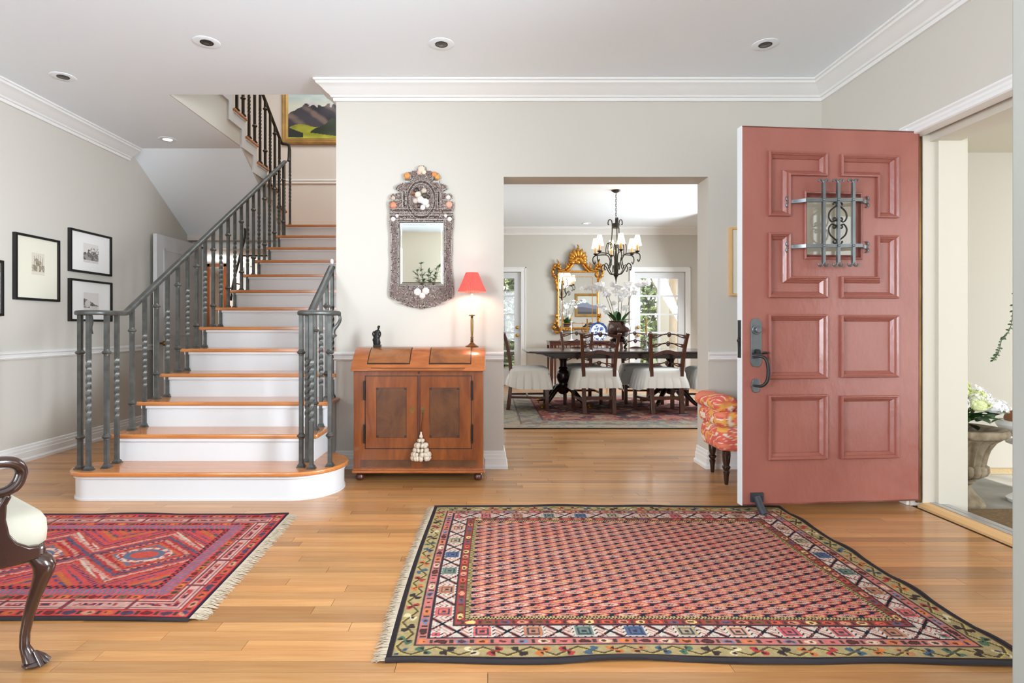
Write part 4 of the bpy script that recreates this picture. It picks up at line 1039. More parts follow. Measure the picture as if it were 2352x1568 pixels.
def b_dots(c1, c2, per):
    def f(t, r, nz, w):
        m = (np.mod(t/per+np.floor(r*2)*.5, 1) < .5); c_ = np.where(m[..., None], hexc(*c1), hexc(*c2)); return c_
    return f
def field_boteh(x, y, nz, ab):
    px_, py_ = .1085, .0490
    best = None
    for ph in (0, 1):                       # two interleaved lattices
        k = np.round(x/px_-ph*.5); r_ = np.round(y/py_-ph*.5); uu = x-(k+ph*.5)*px_; vv = y-(r_+ph*.5)*py_
        bend = .0016*np.sin(uu/px_*PI*1.6); vv2 = vv-bend
        q_ = np.where(uu > 0, (np.abs(uu)/.041)**2.0, (np.abs(uu)/.047)**1.5)+(np.abs(vv2)/.0150)**2
        cur = [q_, uu, vv2, k, r_+ph*.5]
        if best is None: best = cur
        else:
            m = cur[0] < best[0]; best = [np.where(m, c1, c0) for c1, c0 in zip(cur, best)]
    q_, uu, vv, kk, rr_ = best
    c_ = np.broadcast_to(hexc(36, 40, 56), x.shape+(3,)).copy()
    pal = [(206, 158, 134), (198, 146, 124), (210, 166, 142), (196, 136, 116), (208, 148, 112), (194, 156, 136), (202, 138, 118)]
    bodyc = pick(pal, np.floor(x*2.3+y*3.1)+np.mod(rr_*2+kk, 3)); edge = np.where((ab > .5)[..., None], hexc(188, 84, 74), hexc(182, 102, 90))
    m = q_ < 1.0; c_[m] = edge[m]; m = q_ < .70; c_[m] = bodyc[m]
    lac = (q_ < .30) & (q_ > .08) & (np.mod(np.floor(uu*300)+np.floor(vv*300), 2) == 0); c_[lac] = hexc(120, 70, 64)
    m = (q_ < .05); c_[m] = hexc(70, 50, 56)
    tip = (np.abs(uu+.0475) < .006) & (np.abs(vv+.004) < .004); c_[tip] = hexc(200, 92, 76)
    return c_
GP = [(70, 92, 108), (196, 110, 60), (168, 60, 60), (60, 52, 48), (206, 190, 150), (76, 104, 84), (180, 120, 80)]
sp1 = [(.014, b_solid((46, 40, 42))), (.068, b_vine((164, 144, 102), GP, .15)), (.040, b_blobs((182, 112, 104), [(206, 180, 150), (70, 50, 46), (206, 120, 70), (110, 120, 140), (196, 110, 104)], .066)), (.080, b_white(.17)), (.038, b_blobs((150, 62, 58), [(206, 140, 110), (206, 96, 70), (214, 186, 120), (90, 90, 110), (110, 90, 60)], .058, (70, 60, 60))), (.018, b_dots((186, 164, 104), (52, 44, 48), .012))]
RX0, RX1, RY0, RY1 = -.318, 1.642, 1.728, 3.222
Wd, Hd = RX1-RX0, RY1-RY0
cf, acc = rug_color(Wd, Hd, sp1, field_boteh)
def rugz(x, y, amp=.006, seed=1):
    dy0 = np.abs(y-0); e0 = np.exp(-np.minimum(y, 9)/.05); return amp*e0*(np.clip(np.sin(x*9+1.2)+.6*np.sin(x*17), 0, 2))
rug1 = thing('persian_rug', 'large Persian rug with pink paisley rows on navy, before the open red door', 'rug', (RX0, RY0, 0))
def f1(U, V):
    x = U*Wd; y = V*Hd
    e = np.exp(-y/.035)+np.exp(-(Hd-y)/.04); er = np.exp(-(Wd-x)/.03)
    xo = x-.010*np.sin(y*2.6)*(1-U)+.004*er*np.sin(y*17)
    yo = y+.008*np.sin(x*2.2)+.008*np.exp(-y/.05)*np.sin(x*8.5+1)
    z = .010+.008*e*np.clip(np.sin(x*8+2)*np.sin(x*3.1), 0, 1)+.008*er*np.clip(np.sin(y*16), 0, 1)
    return xo, yo, z
sheet('rug_pile', 'vcol_rug', f1, 560, 430, cf, rug1)
ed = MB(); n = 80
for (v0, nm) in ((0, 'near'), (1, 'far')):
    pts = []
    for i in range(n+1):
        X_a, Y_a, Z_a = f1(np.array([[i/n]]), np.array([[float(v0)]])); pts.append((float(X_a[0, 0]), float(Y_a[0, 0]), float(Z_a[0, 0])-.003))
    MB().tube(pts, .0085, 6).build('selvage', 'rug_selvage', rug1, smooth=60)
pts = []
for i in range(61):
    a = f1(np.array([[1.0]]), np.array([[i/60]])); pts.append((float(a[0][0, 0]), float(a[1][0, 0]), float(a[2][0, 0])-.003))
MB().tube(pts, .006, 6).build('selvage', 'rug_selvage', rug1, smooth=60)
def fringe(rug, xfn, y0, y1, sgn, ln, n=420):
    g = MB(); r_ = random.Random(5)
    for i in range(n):
        y_ = y0+(y1-y0)*i/n+r_.uniform(-.002, .002); x_ = xfn(y_); l_ = ln*r_.uniform(.65, 1.15); dy_ = r_.uniform(-.008, .008); w_ = r_.uniform(.0012, .0022)
        zt = r_.uniform(.004, .008)
        g.add([(x_, y_-w_, .010), (x_, y_+w_, .010), (x_+sgn*l_*.5, y_+w_+dy_*.3, zt+.002), (x_+sgn*l_*.5, y_-w_+dy_*.3, zt+.002), (x_+sgn*l_, y_+dy_+w_*.6, .002), (x_+sgn*l_, y_+dy_-w_*.6, .002)], [(0, 1, 2, 3), (3, 2, 4, 5)])
    o = g.build('fringe', 'fringe', rug); o['kind'] = 'stuff'; return o
fringe(rug1, lambda y_: -.010*math.sin(y_*2.6)-.0, 0, Hd, -1, .040, 900)
# small red rug at the foot of the stairs
SXa, SXb, SYa, SYb = -3.0, -1.045, 1.990, 3.090
Ws, Hs = SXb-SXa, SYb-SYa
def field_red(x, y, nz, ab):
    c_ = np.broadcast_to(hexc(196, 78, 74), x.shape+(3,)).copy()
    xm = Ws/2; ym = Hs/2
    k = np.round((x-xm+.0)/.50); u = (x-xm)-k*.50; v = y-ym
    dd = np.abs(u)/.36+np.abs(v)/.30; ang = np.mod(np.floor((u+v)*55), 2)
    st_ = np.floor(dd*15+.9*(nz-.5)); pal = [(206, 150, 136), (190, 70, 66), (184, 84, 70), (204, 128, 108), (186, 62, 60), (112, 108, 124), (196, 96, 66), (180, 58, 58), (200, 140, 120), (176, 60, 60), (92, 84, 104), (192, 76, 66)]
    m = dd < 1.0; cc = pick(pal, st_); c_[m] = cc[m]
    m = (dd < .95) & (dd > .86) & (ang > 0) & (u*v > 0); c_[m] = hexc(206, 184, 164); m = (dd < .62) & (dd > .55) & (ang > 0) & (u*v < 0); c_[m] = hexc(70, 68, 92); m = (nz > .72) & (dd < 1); c_[m] = c_[m]*.72
    m = (np.abs(dd-1.04) < .04) & (np.mod(np.floor((u-v)*70), 2) > 0); c_[m] = hexc(64, 62, 92)
    out = dd > 1.15; stp = np.floor((np.abs(u)*.9+np.abs(v))*38); m = out & (np.mod(stp, 3) == 0); c_[m] = hexc(186, 104, 60); m = out & (np.mod(stp, 3) == 1) & (nz > .45); c_[m] = hexc(70, 76, 100)
    q_ = (u/.09)**2+(v/.06)**2; m = q_ < 1; c_[m] = hexc(96, 104, 124); m = q_ < .45; c_[m] = hexc(190, 80, 66); m = (q_ > 1) & (q_ < 1.8) & (nz > .4); c_[m] = hexc(214, 176, 156)
    sp_ = (np.mod(np.floor(x*70), 2) == 0) & (np.mod(np.floor(y*70), 2) == 0) & (nz > .6); c_[sp_] = c_[sp_]*.7+np.array([40, 20, 20])
    return c_
def b_key(per):
    def f(t, r, nz, w):
        c_ = np.broadcast_to(hexc(200, 156, 144), t.shape+(3,)).copy(); k = np.floor(t/per); u = t/per-k
        m = (np.abs(r-.18) < .06) | (np.abs(r-.82) < .06); c_[m] = hexc(120, 60, 62); m = (np.abs(u-.06) < .03); c_[m] = hexc(120, 60, 62)
        m = (np.abs(r-.5) < .16) & (u > .15) & (u < .9) & (nz > .35); c_[m] = hexc(170, 66, 62); m = (np.abs(r-.5) < .07) & (u > .2) & (u < .8) & (nz > .5); c_[m] = hexc(60, 54, 70); return c_
    return f
sp2 = [(.012, b_solid((44, 34, 50))), (.050, b_blobs((194, 72, 68), [(70, 70, 96), (190, 100, 60), (120, 36, 40), (190, 140, 110)], .07, (120, 40, 44))), (.070, b_key(.24)), (.044, b_blobs((200, 80, 70), [(96, 90, 70), (70, 76, 104), (196, 120, 60), (120, 40, 40)], .055, (110, 60, 64))), (.048, b_dots((110, 106, 130), (186, 90, 92), .018)), (.024, b_dots((44, 40, 56), (180, 60, 54), .03))]
cf2, _ = rug_color(Ws, Hs, sp2, field_red)
rug2 = thing('red_tribal_rug', 'small red tribal rug with stepped diamond medallions, on the floor before the stairs', 'rug', (SXa, SYa, 0))
def f2(U, V):
    x = U*Ws; y = V*Hs; return x-.045*V*U+.0, y+.006*np.sin(x*5)*(1-V)-.012*(1-V)*U, .009+.006*np.exp(-(Hs-y)/.04)*np.clip(np.sin(x*7), 0, 1)
sheet('rug_pile', 'vcol_rug', f2, 420, 250, cf2, rug2)
for v0 in (0., 1.):
    pts = []
    for i in range(61):
        a = f2(np.array([[i/60]]), np.array([[v0]])); pts.append((float(a[0][0, 0]), float(a[1][0, 0]), float(a[2][0, 0])-.003))
    MB().tube(pts, .007, 6).build('selvage', 'rug_selvage', rug2, smooth=60)
fringe(rug2, lambda y_: Ws-.045*y_/Hs, -.01, Hs, 1, .055, 640)

# ================================================================== QUEEN ANNE ARMCHAIR, front left of the picture
qa = thing('queen_anne_armchair', 'dark mahogany armchair with scrolled arm and cream seat, beside the red tribal rug', 'chair', (-1.37, 1.715, 0), math.radians(54))
def cab(x, y, ang, sy=1):
    # cabriole leg: (outward offset, height, radius)
    pr = [(-.010, .345, .030), (.012, .330, .031), (.026, .305, .030), (.024, .280, .026), (.012, .245, .021), (-.004, .200, .0175), (-.018, .150, .015), (-.027, .100, .0135), (-.028, .065, .0135), (-.018, .040, .018), (-.006, .022, .025)]
    d = (math.cos(ang), math.sin(ang)); rings = [[(x+d[0]*o+r*math.cos(2*PI*j/14), y+d[1]*o+r*math.sin(2*PI*j/14), z) for j in range(14)] for o, z, r in pr]
    g = MB().loft(rings); g.ell((x-d[0]*.002, y-d[1]*.002, .013), .031, .031, .013, 14, 6)
    for k in (-1, 0, 1):
        a2 = ang+k*.55; g.tube([(x+math.cos(a2)*.000, y+math.sin(a2)*.0, .045), (x+math.cos(a2)*.020, y+math.sin(a2)*.020, .026), (x+math.cos(a2)*.034, y+math.sin(a2)*.034, .009)], [.006, .008, .007], 6)
    return g
SW, SD = .58, .50
for (yy, an) in ((0, -PI/4), (SW, PI/4)):
    cab(0, yy, an).build('leg', 'walnut_chair', qa, smooth=60)
for yy in (.06, SW-.06):
    MB().tube(cr([(-SD, yy, .40), (-SD-.01, yy, .22), (-SD-.06, yy, .05), (-SD-.09, yy, 0)], 5), [.026-.0005*i for i in range(16)], 8).build('leg', 'walnut_chair', qa, smooth=60)
fr_ = [(.022, -.022), (.03, .02), (.045, SW/2), (.03, SW-.02), (.022, SW+.022), (-.05, SW+.026), (-SD, SW-.03), (-SD, .03), (-.05, -.026)]
MB().prism(fr_, .325, .365, 'z').build('seat_rail', 'walnut_chair', qa, bevel=.008)
def seat_ring(ins, z):
    return [(x, y, z) for x, y in rrect(-SD+ins, .035-ins, -.012+ins, SW+.012-ins, .06, 8)]
MB().loft([seat_ring(.006, .36), seat_ring(-.004, .37), seat_ring(-.006, .40), seat_ring(-.004, .432), seat_ring(.006, .452), seat_ring(.03, .464), seat_ring(.10, .470)]).build('seat', 'cream_fabric', qa, smooth=60)
for (yy, sg) in ((-.026, -1), (SW+.026, 1)):
    # flaring board that carries the arm, fixed to the outside of the rail
    bd_ = [(.004, .335), (.006, .372), (-.022, .376), (-.050, .396), (-.068, .425), (-.076, .47), (-.074, .51), (-.062, .535), (-.078, .545), (-.096, .515), (-.104, .47), (-.104, .42), (-.104, .375), (-.118, .350), (-.122, .330)]
    MB().prism(bd_, yy-.013, yy+.013, 'y').build('arm_support', 'walnut_chair', qa, bevel=.006, smooth=40)
    sc_ = cr([(-.56, yy+sg*.02, .625), (-.40, yy+sg*.045, .622), (-.22, yy+sg*.04, .634), (-.12, yy+sg*.02, .640), (-.065, yy+sg*.01, .632), (-.040, yy, .606), (-.046, yy, .572), (-.066, yy, .552), (-.094, yy, .548), (-.112, yy, .560)], 6)
    MB().tube(sc_, [.0165]*(len(sc_)-14)+[.0165-.0004*i for i in range(14)], 12).build('arm', 'walnut_chair', qa, smooth=60)
bk_ = MB()
for yy in (.05, SW-.05): bk_.tube([(-SD, yy, .40), (-SD-.06, yy, .75), (-SD-.14, yy, 1.02)], .022, 8)
bk_.tube(cr([(-SD-.14, .05, 1.02), (-SD-.16, SW*.3, 1.06), (-SD-.15, SW*.5, 1.03), (-SD-.16, SW*.7, 1.06), (-SD-.14, SW-.05, 1.02)], 5), .024, 8).build('backrest_frame', 'walnut_chair', qa, smooth=60)
MB().prism([(SW/2-.06, .44), (SW/2+.06, .44), (SW/2+.05, .6), (SW/2+.09, .8), (SW/2+.04, 1.02), (SW/2-.04, 1.02), (SW/2-.09, .8), (SW/2-.05, .6)], -SD-.13, -SD-.11, 'x').build('back_splat', 'walnut_chair', qa, bevel=.003)

# ================================================================== CORAL ARMCHAIR behind the red door
ca = thing('coral_armchair', 'low coral-patterned upholstered armchair with turned dark leg, half hidden by the red door', 'chair', (1.78, 3.70, 0))
def coral(o, seed=0):
    P = np.array([v.co[:] for v in o.data.vertices]); u = P[:, 0]*1.0+P[:, 1]*.6; v = P[:, 2]
    a = noise2(u+5, v+5, 24, 3+seed); b = noise2(u+5, v+5, 46, 6+seed); c_ = np.tile(np.array([216., 100., 84.]), (len(P), 1))
    ln_ = np.abs(np.sin((u*1.4+v*.9)*60+a*6)) < .24; c_[ln_] = (236, 214, 188); m = (b > .66); c_[m] = (232, 168, 80); m = (a > .68) & (b < .5); c_[m] = (238, 220, 196); m = (a < .25); c_[m] = (228, 130, 100)
    setcol(o, c_)
def soft(name, x0, x1, y0, y1, z0, z1, r, parent, n=10):
    # dense rounded cushion
    rings = []; N = 26
    for i in range(N+1):
        t = i/N; z = z0+(z1-z0)*t; ins = r*(1-math.sqrt(max(0, 1-(2*t-1)**2)))**1.2
        ring = rrect(x0+ins, x1-ins, y0+ins, y1-ins, .05, 6)
        R = []
        for k in range(len(ring)):
            a, b = ring[k], ring[(k+1) % len(ring)]; m_ = 1 if math.dist(a, b) < .06 else 34
            for j in range(m_): R.append((a[0]+(b[0]-a[0])*j/m_, a[1]+(b[1]-a[1])*j/m_, z))
        rings.append(R)
    o = MB().loft(rings).build(name, 'coral_fabric', parent, smooth=70); coral(o, len(name)); return o
soft('seat_base', -.285, .42, -.02, .36, .215, .375, .03, ca)
soft('seat_cushion', -.30, .43, -.035, .36, .375, .475, .03, ca)
g = MB()
def arm_ring(x, y, r):
    return [(x+r*1.1*math.cos(2*PI*j/20), y, .535+r*math.sin(2*PI*j/20)) for j in range(20)]
for sx, xx in ((-1, -.235), (1, .37)):
    rings = [[(xx+ (r*1.2*math.cos(2*PI*j/48)), yy, .522+.0+r*.85*math.sin(2*PI*j/48)) for j in range(48)] for yy, r in [(-.005, .03), (-.002, .055), (.02, .068)]+[(.02+.34*i/36, .068) for i in range(1, 37)]]
    o = MB().loft(rings).build('arm', 'coral_fabric', ca, smooth=70); coral(o, 2)
    o = soft('arm_panel', xx-.05, xx+.05, .01, .36, .44, .50, .01, ca)
soft('backrest', -.02, .42, .27, .39, .45, .86, .05, ca)
for (x, y) in ((-.235, .01), (.37, .01), (-.20, .33), (.34, .33)):
    MB().lathe([(.011, 0), (.013, .008), (.017, .06), (.022, .085), (.016, .092), (.026, .11), (.026, .118), (.018, .126), (.024, .15), (.027, .19), (.026, .215)], (x, y, 0), 14).build('leg', 'mahogany_dark', ca, smooth=40)

# ================================================================== PORCH: urn, hydrangea, second pot, ivy, mat
UR = (2.875, 3.47)
ur = thing('stone_urn', 'weathered fluted stone urn on the porch floor outside the open door', 'planter', (UR[0], UR[1], -.05))
flut = lambda n_, d: (lambda a, z: 1+d*abs(math.sin(n_*a/2)))
MB().lathe([(.118, 0), (.120, .018), (.112, .03), (.100, .045), (.072, .075), (.050, .105), (.046, .125)], n=40).build('foot', 'stone', ur, smooth=40)
MB().lathe([(.046, .122), (.056, .132), (.070, .140), (.072, .150), (.056, .160), (.044, .166)], n=32).build('collar', 'stone', ur, smooth=40)
MB().lathe([(.05, .160), (.09, .168), (.125, .190), (.138, .215), (.135, .240), (.120, .250)], n=216, mod=lambda a, z: 1-.10*(1-abs(math.sin(9*a)))**1.5).build('bowl', 'stone', ur, smooth=40)
MB().lathe([(.118, .246), (.122, .265), (.128, .30), (.142, .345), (.168, .39), (.205, .42)], n=216, mod=lambda a, z: 1-.13*abs(math.sin(9*a))**1.2).build('body', 'stone', ur, smooth=40)
MB().lathe([(.15, .414), (.20, .418), (.222, .430), (.226, .450), (.218, .468), (.19, .47), (.16, .46), (.13, .44)], n=96, mod=lambda a, z: 1+.012*math.sin(24*a)).build('rim', 'stone', ur, smooth=50)
def leafmesh(g, c, d, up, ln, wd, fold=.15, n=4):
    d = Vector(d).normalized(); s = d.cross(Vector(up)); s = s.normalized() if s.length > 1e-5 else Vector((1,0,0)); u = s.cross(d); c = Vector(c); L_, R2, M = [], [], []
    for i in range(n+1):
        t = i/n; w_ = wd*math.sin(PI*min(1, t*.92+.06))**.8*.5; p = c+d*ln*t-u*(ln*.25*t*t); M.append(p); L_.append(p+s*w_+u*w_*fold); R2.append(p-s*w_+u*w_*fold)
    o = len(g.v); vs = L_+M+R2; m = n+1; fs = []
    for i in range(n): fs += [(i, i+1, m+i+1, m+i), (m+i, m+i+1, 2*m+i+1, 2*m+i)]
    return g.add(vs, fs)
hy_ = thing('hydrangea', 'white and green hydrangea filling the stone urn', 'plant', (UR[0], UR[1], .40))
r_ = random.Random(8)
for i in range(64):
    a = r_.uniform(0, 2*PI); el = r_.uniform(-.4, .9); rad = r_.uniform(.07, .17); d = (math.cos(a)*math.cos(el), math.sin(a)*math.cos(el), math.sin(el))
    g = MB(); leafmesh(g, (0, 0, 0), d, (0, 0, 1), r_.uniform(.06, .09), r_.uniform(.055, .075))
    o = g.build('leaf', r_.choice(['leaf_green', 'leaf_dark', 'leaf_green']), hy_, smooth=60); o.location = (math.cos(a)*rad, math.sin(a)*rad, r_.uniform(.03, .16))
for i in range(26):
    a = 2*PI*i/16*2.4+r_.uniform(-.3, .3); rad = r_.uniform(.06, .21) if i else 0; z = .265-rad*.55+r_.uniform(-.03, .02); g = MB(); g.ell((0, 0, 0), .042, .042, .036, 10, 6)
    for k in range(64):
        v = Vector((r_.gauss(0, 1), r_.gauss(0, 1), abs(r_.gauss(0, 1))-.3)).normalized(); s = v.orthogonal().normalized(); t = v.cross(s); an = r_.uniform(0, 3); s, t = s*math.cos(an)+t*math.sin(an), t*math.cos(an)-s*math.sin(an); p = v*r_.uniform(.043, .053); q_ = r_.uniform(.008, .012); l_ = v*.004
        g.add([p+s*q_+l_, p+(s+t)*q_*.45, p+t*q_+l_, p+(t-s)*q_*.45, p-s*q_+l_, p-(s+t)*q_*.45, p-t*q_+l_, p+(s-t)*q_*.45, p], [(8, 0, 1), (8, 1, 2), (8, 2, 3), (8, 3, 4), (8, 4, 5), (8, 5, 6), (8, 6, 7), (8, 7, 0)])
    o = g.build('flower_head', 'petal_green' if i % 3 == 0 else 'petal_white', hy_); o.location = (math.cos(a)*rad, math.sin(a)*rad, z)
MB().tube([(0, 0, -.02), (0, 0, .12)], .02, 6).tube([(0, 0, 0), (.10, .02, .12)], .008, 6).tube([(0, 0, 0), (-.09, -.04, .12)], .008, 6).build('stem', 'stem_green', hy_)
wp = thing('white_pedestal_bowl', 'white garden bowl on a pedestal with a brown ball, beside the stone urn', 'garden ornament', (3.30, 3.49, -.05))
MB().lathe([(.09, 0), (.10, .02), (.05, .06), (.04, .2), (.045, .34), (.10, .36), (.105, .375), (.05, .385), (.09, .41), (.13, .44), (.15, .475), (.145, .50)], n=40).build('pedestal', 'white_ceramic', wp, smooth=40)
MB().ell((-.02, 0, .515), .095, .095, .055, 20, 12).build('ball', 'soil_brown', wp, smooth=60)
iv = thing('ivy_strand', 'thin ivy strand trailing against the stucco porch wall', 'plant', at(2342, 560, 3.7))
o0 = at(2342, 560, 3.7)
ip = [at(x, y, 3.7)-o0 for x, y in ((2342, 560), (2336, 640), (2328, 700), (2323, 745), (2312, 768), (2301, 780), (2296, 800), (2290, 815), (2281, 826))]
up_ = Vector((0, 0, 2.30-o0.z)); MB().tube(cr([up_]+ip, 6), .0022, 5).build('stem', 'stem_green', iv)
for i, p in enumerate(cr(ip, 4)[2:]):
    for s_ in (-1, 1):
        g = MB(); leafmesh(g, (0, 0, 0), (s_*r_.uniform(.3, 1), r_.uniform(-.5, .5), r_.uniform(-.6, .5)), (0, -1, .3), .019, .013, n=3); o = g.build('leaf', 'leaf_green' if i % 2 else 'leaf_dark', iv, smooth=60); o.location = p
mt = thing('doormat', 'brown coir doormat on the porch just outside the threshold', 'doormat', (3.0, 2.83, -.05))
MB().box(-.36, .36, -.55, .48, 0, .02).build('pile', 'mat_coir', mt, bevel=.005)

# vase with branches behind the photographer, seen in the shell mirror
vs = thing('branch_arrangement', 'tall leafy branches in a white vase, seen reflected in the shell mirror', 'plant', (-1.09, -1.75, 0))
MB().lathe([(.10, .0), (.10, .80), (.14, .81), (.14, .84), (.0, .84)], n=24).build('stand', 'mahogany_dark', vs, smooth=40)
MB().lathe([(.05, .84), (.09, .92), (.10, 1.05), (.06, 1.2), (.05, 1.3), (.06, 1.33)], n=24).build('vase', 'white_ceramic', vs, smooth=50)
for i in range(9):
    a = 2*PI*i/9; ex = Vector((math.cos(a)*.20, math.sin(a)*.15, 1.98+r_.uniform(-.1, .16))); pth = cr([(0, 0, 1.25), (ex.x*.3, ex.y*.3, 1.55), ex], 6)
    br = MB().tube(pth, .006, 5).build('branch', 'bark', vs)
    g = MB()
    for p in pth[4:]:
        for k in range(4): leafmesh(g, p, (r_.uniform(-1, 1), r_.uniform(-1, 1), r_.uniform(-.1, 1)), (0, 0, 1), .09, .04, n=3)
    o = g.build('leaf_cluster', 'leaf_dark', br); o['kind'] = 'stuff'
# ================================================================== DINING ROOM
DRX0, DRX1, DRY0, DRY1 = .10, 3.55, 5.745, 8.75
Wr, Hr = DRX1-DRX0, DRY1-DRY0
def field_din(x, y, nz, ab):
    c_ = np.broadcast_to(hexc(150, 92, 88), x.shape+(3,)).copy(); a = noise2(x, y, 7, 21); b = noise2(x, y, 16, 22)
    m = a > .58; c_[m] = hexc(176, 120, 108); m = a < .35; c_[m] = hexc(104, 78, 82); m = b > .72; c_[m] = hexc(176, 158, 138); m = b < .2; c_[m] = hexc(92, 84, 92); return c_
def b_faded(bg, alt, sc):
    def f(t, r, nz, w):
        c_ = np.broadcast_to(hexc(*bg), t.shape+(3,)).copy(); a = noise2(t, r*w, sc, 31); b = noise2(t, r*w, sc*2.1, 33)
        m = a > .6; c_[m] = hexc(*alt[0]); m = b > .68; c_[m] = hexc(*alt[1]); m = (r < .05) | (r > .95); c_[m] = hexc(*alt[2]); return c_
    return f
sp3 = [(.03, b_solid((150, 128, 104))), (.20, b_faded((168, 160, 142), [(138, 142, 136), (176, 150, 132), (128, 120, 110)], 15)), (.26, b_faded((160, 152, 134), [(146, 118, 108), (126, 134, 134), (120, 96, 90)], 12)), (.12, b_faded((164, 98, 90), [(120, 80, 80), (176, 140, 120), (100, 70, 76)], 16))]
cf3, _ = rug_color(Wr, Hr, sp3, field_din)
rug3 = thing('dining_rug', 'faded pink and grey Persian rug beneath the dining table', 'rug', (DRX0, DRY0, 0))
sheet('rug_pile', 'vcol_rug', lambda U, V: (U*Wr, V*Hr, U*0+.010), 345, 300, cf3, rug3)
MB().box(0, Wr, 0, Hr, 0, .0095).build('rug_backing', 'rug_selvage', rug3)
FZ = .011

# ---- table
TY0, TY1, TX0_, TX1_ = 6.85, 7.92, .45, 2.86
tb = thing('dining_table', 'long dark mahogany double-pedestal dining table', 'table', ((TX0_+TX1_)/2, (TY0+TY1)/2, FZ))
hl, hw_ = (TX1_-TX0_)/2, (TY1-TY0)/2; TT = .737-FZ
def slab(e, z0, z1, r=.10): return [[(x, y, z) for x, y in rrect(-hl+e, hl-e, -hw_+e, hw_-e, r)] for z in (z0, z1)]
MB().loft([[(x, y, z) for x, y in rrect(-hl+e, hl-e, -hw_+e, hw_-e, .08)] for e, z in ((.012, TT-.024), (.0, TT-.018), (.0, TT-.008), (.006, TT))]).build('tabletop', 'mahogany_dark', tb, smooth=30)
MB().loft([[(x, y, z) for x, y in rrect(-hl+e, hl-e, -hw_+.06, hw_-.06, .03)] for e, z in ((.30, TT-.088), (.30, TT-.075), (.24, TT-.06), (.20, TT-.042), (.12, TT-.035), (.12, TT-.024))]).build('apron', 'mahogany_dark', tb)
for sx, px_ in ((-1, 1293), (1, 1539)):
    pxx = (px_-CX)*7.4/F-(TX0_+TX1_)/2
    MB().lathe([(.03, .15), (.07, .18), (.075, .20), (.085, .24), (.06, .27), (.055, .30), (.075, .33), (.088, .38), (.075, .44), (.05, .47), (.062, .49), (.045, .51), (.045, .58), (.06, .61), (.05, .63), (.10, .64), (.10, .66)], (pxx, 0, 0), 28).build('column', 'mahogany_dark', tb, smooth=40)
    MB().box(pxx-.18, pxx+.18, -.3, .3, .645, .66).build('pedestal_block', 'mahogany_dark', tb, smooth=40)
    for a in (PI*.25, PI*.75, PI*1.25, PI*1.75):
        d = Vector((math.cos(a), math.sin(a)*1.0, 0)); pth = cr([Vector((pxx, 0, .25))+d*.03, Vector((pxx, 0, .235))+d*.12, Vector((pxx, 0, .14))+d*.24, Vector((pxx, 0, .055))+d*.34, Vector((pxx, 0, .045))+d*.42], 6)
        lg = MB().tube(pth, [.040-.022*i/(len(pth)-1) for i in range(len(pth))], 8, ref=(0,0,1)).build('leg', 'mahogany_dark', tb, smooth=60)
        e = pth[-1]; MB().tube([(e.x-d.x*.03, e.y-d.y*.03, e.z), (e.x+d.x*.012, e.y+d.y*.012, e.z-.004)], .021, 10).ell((e.x, e.y, .018), .014, .014, .0175, 10, 6).build('caster', 'brass', lg, smooth=50)

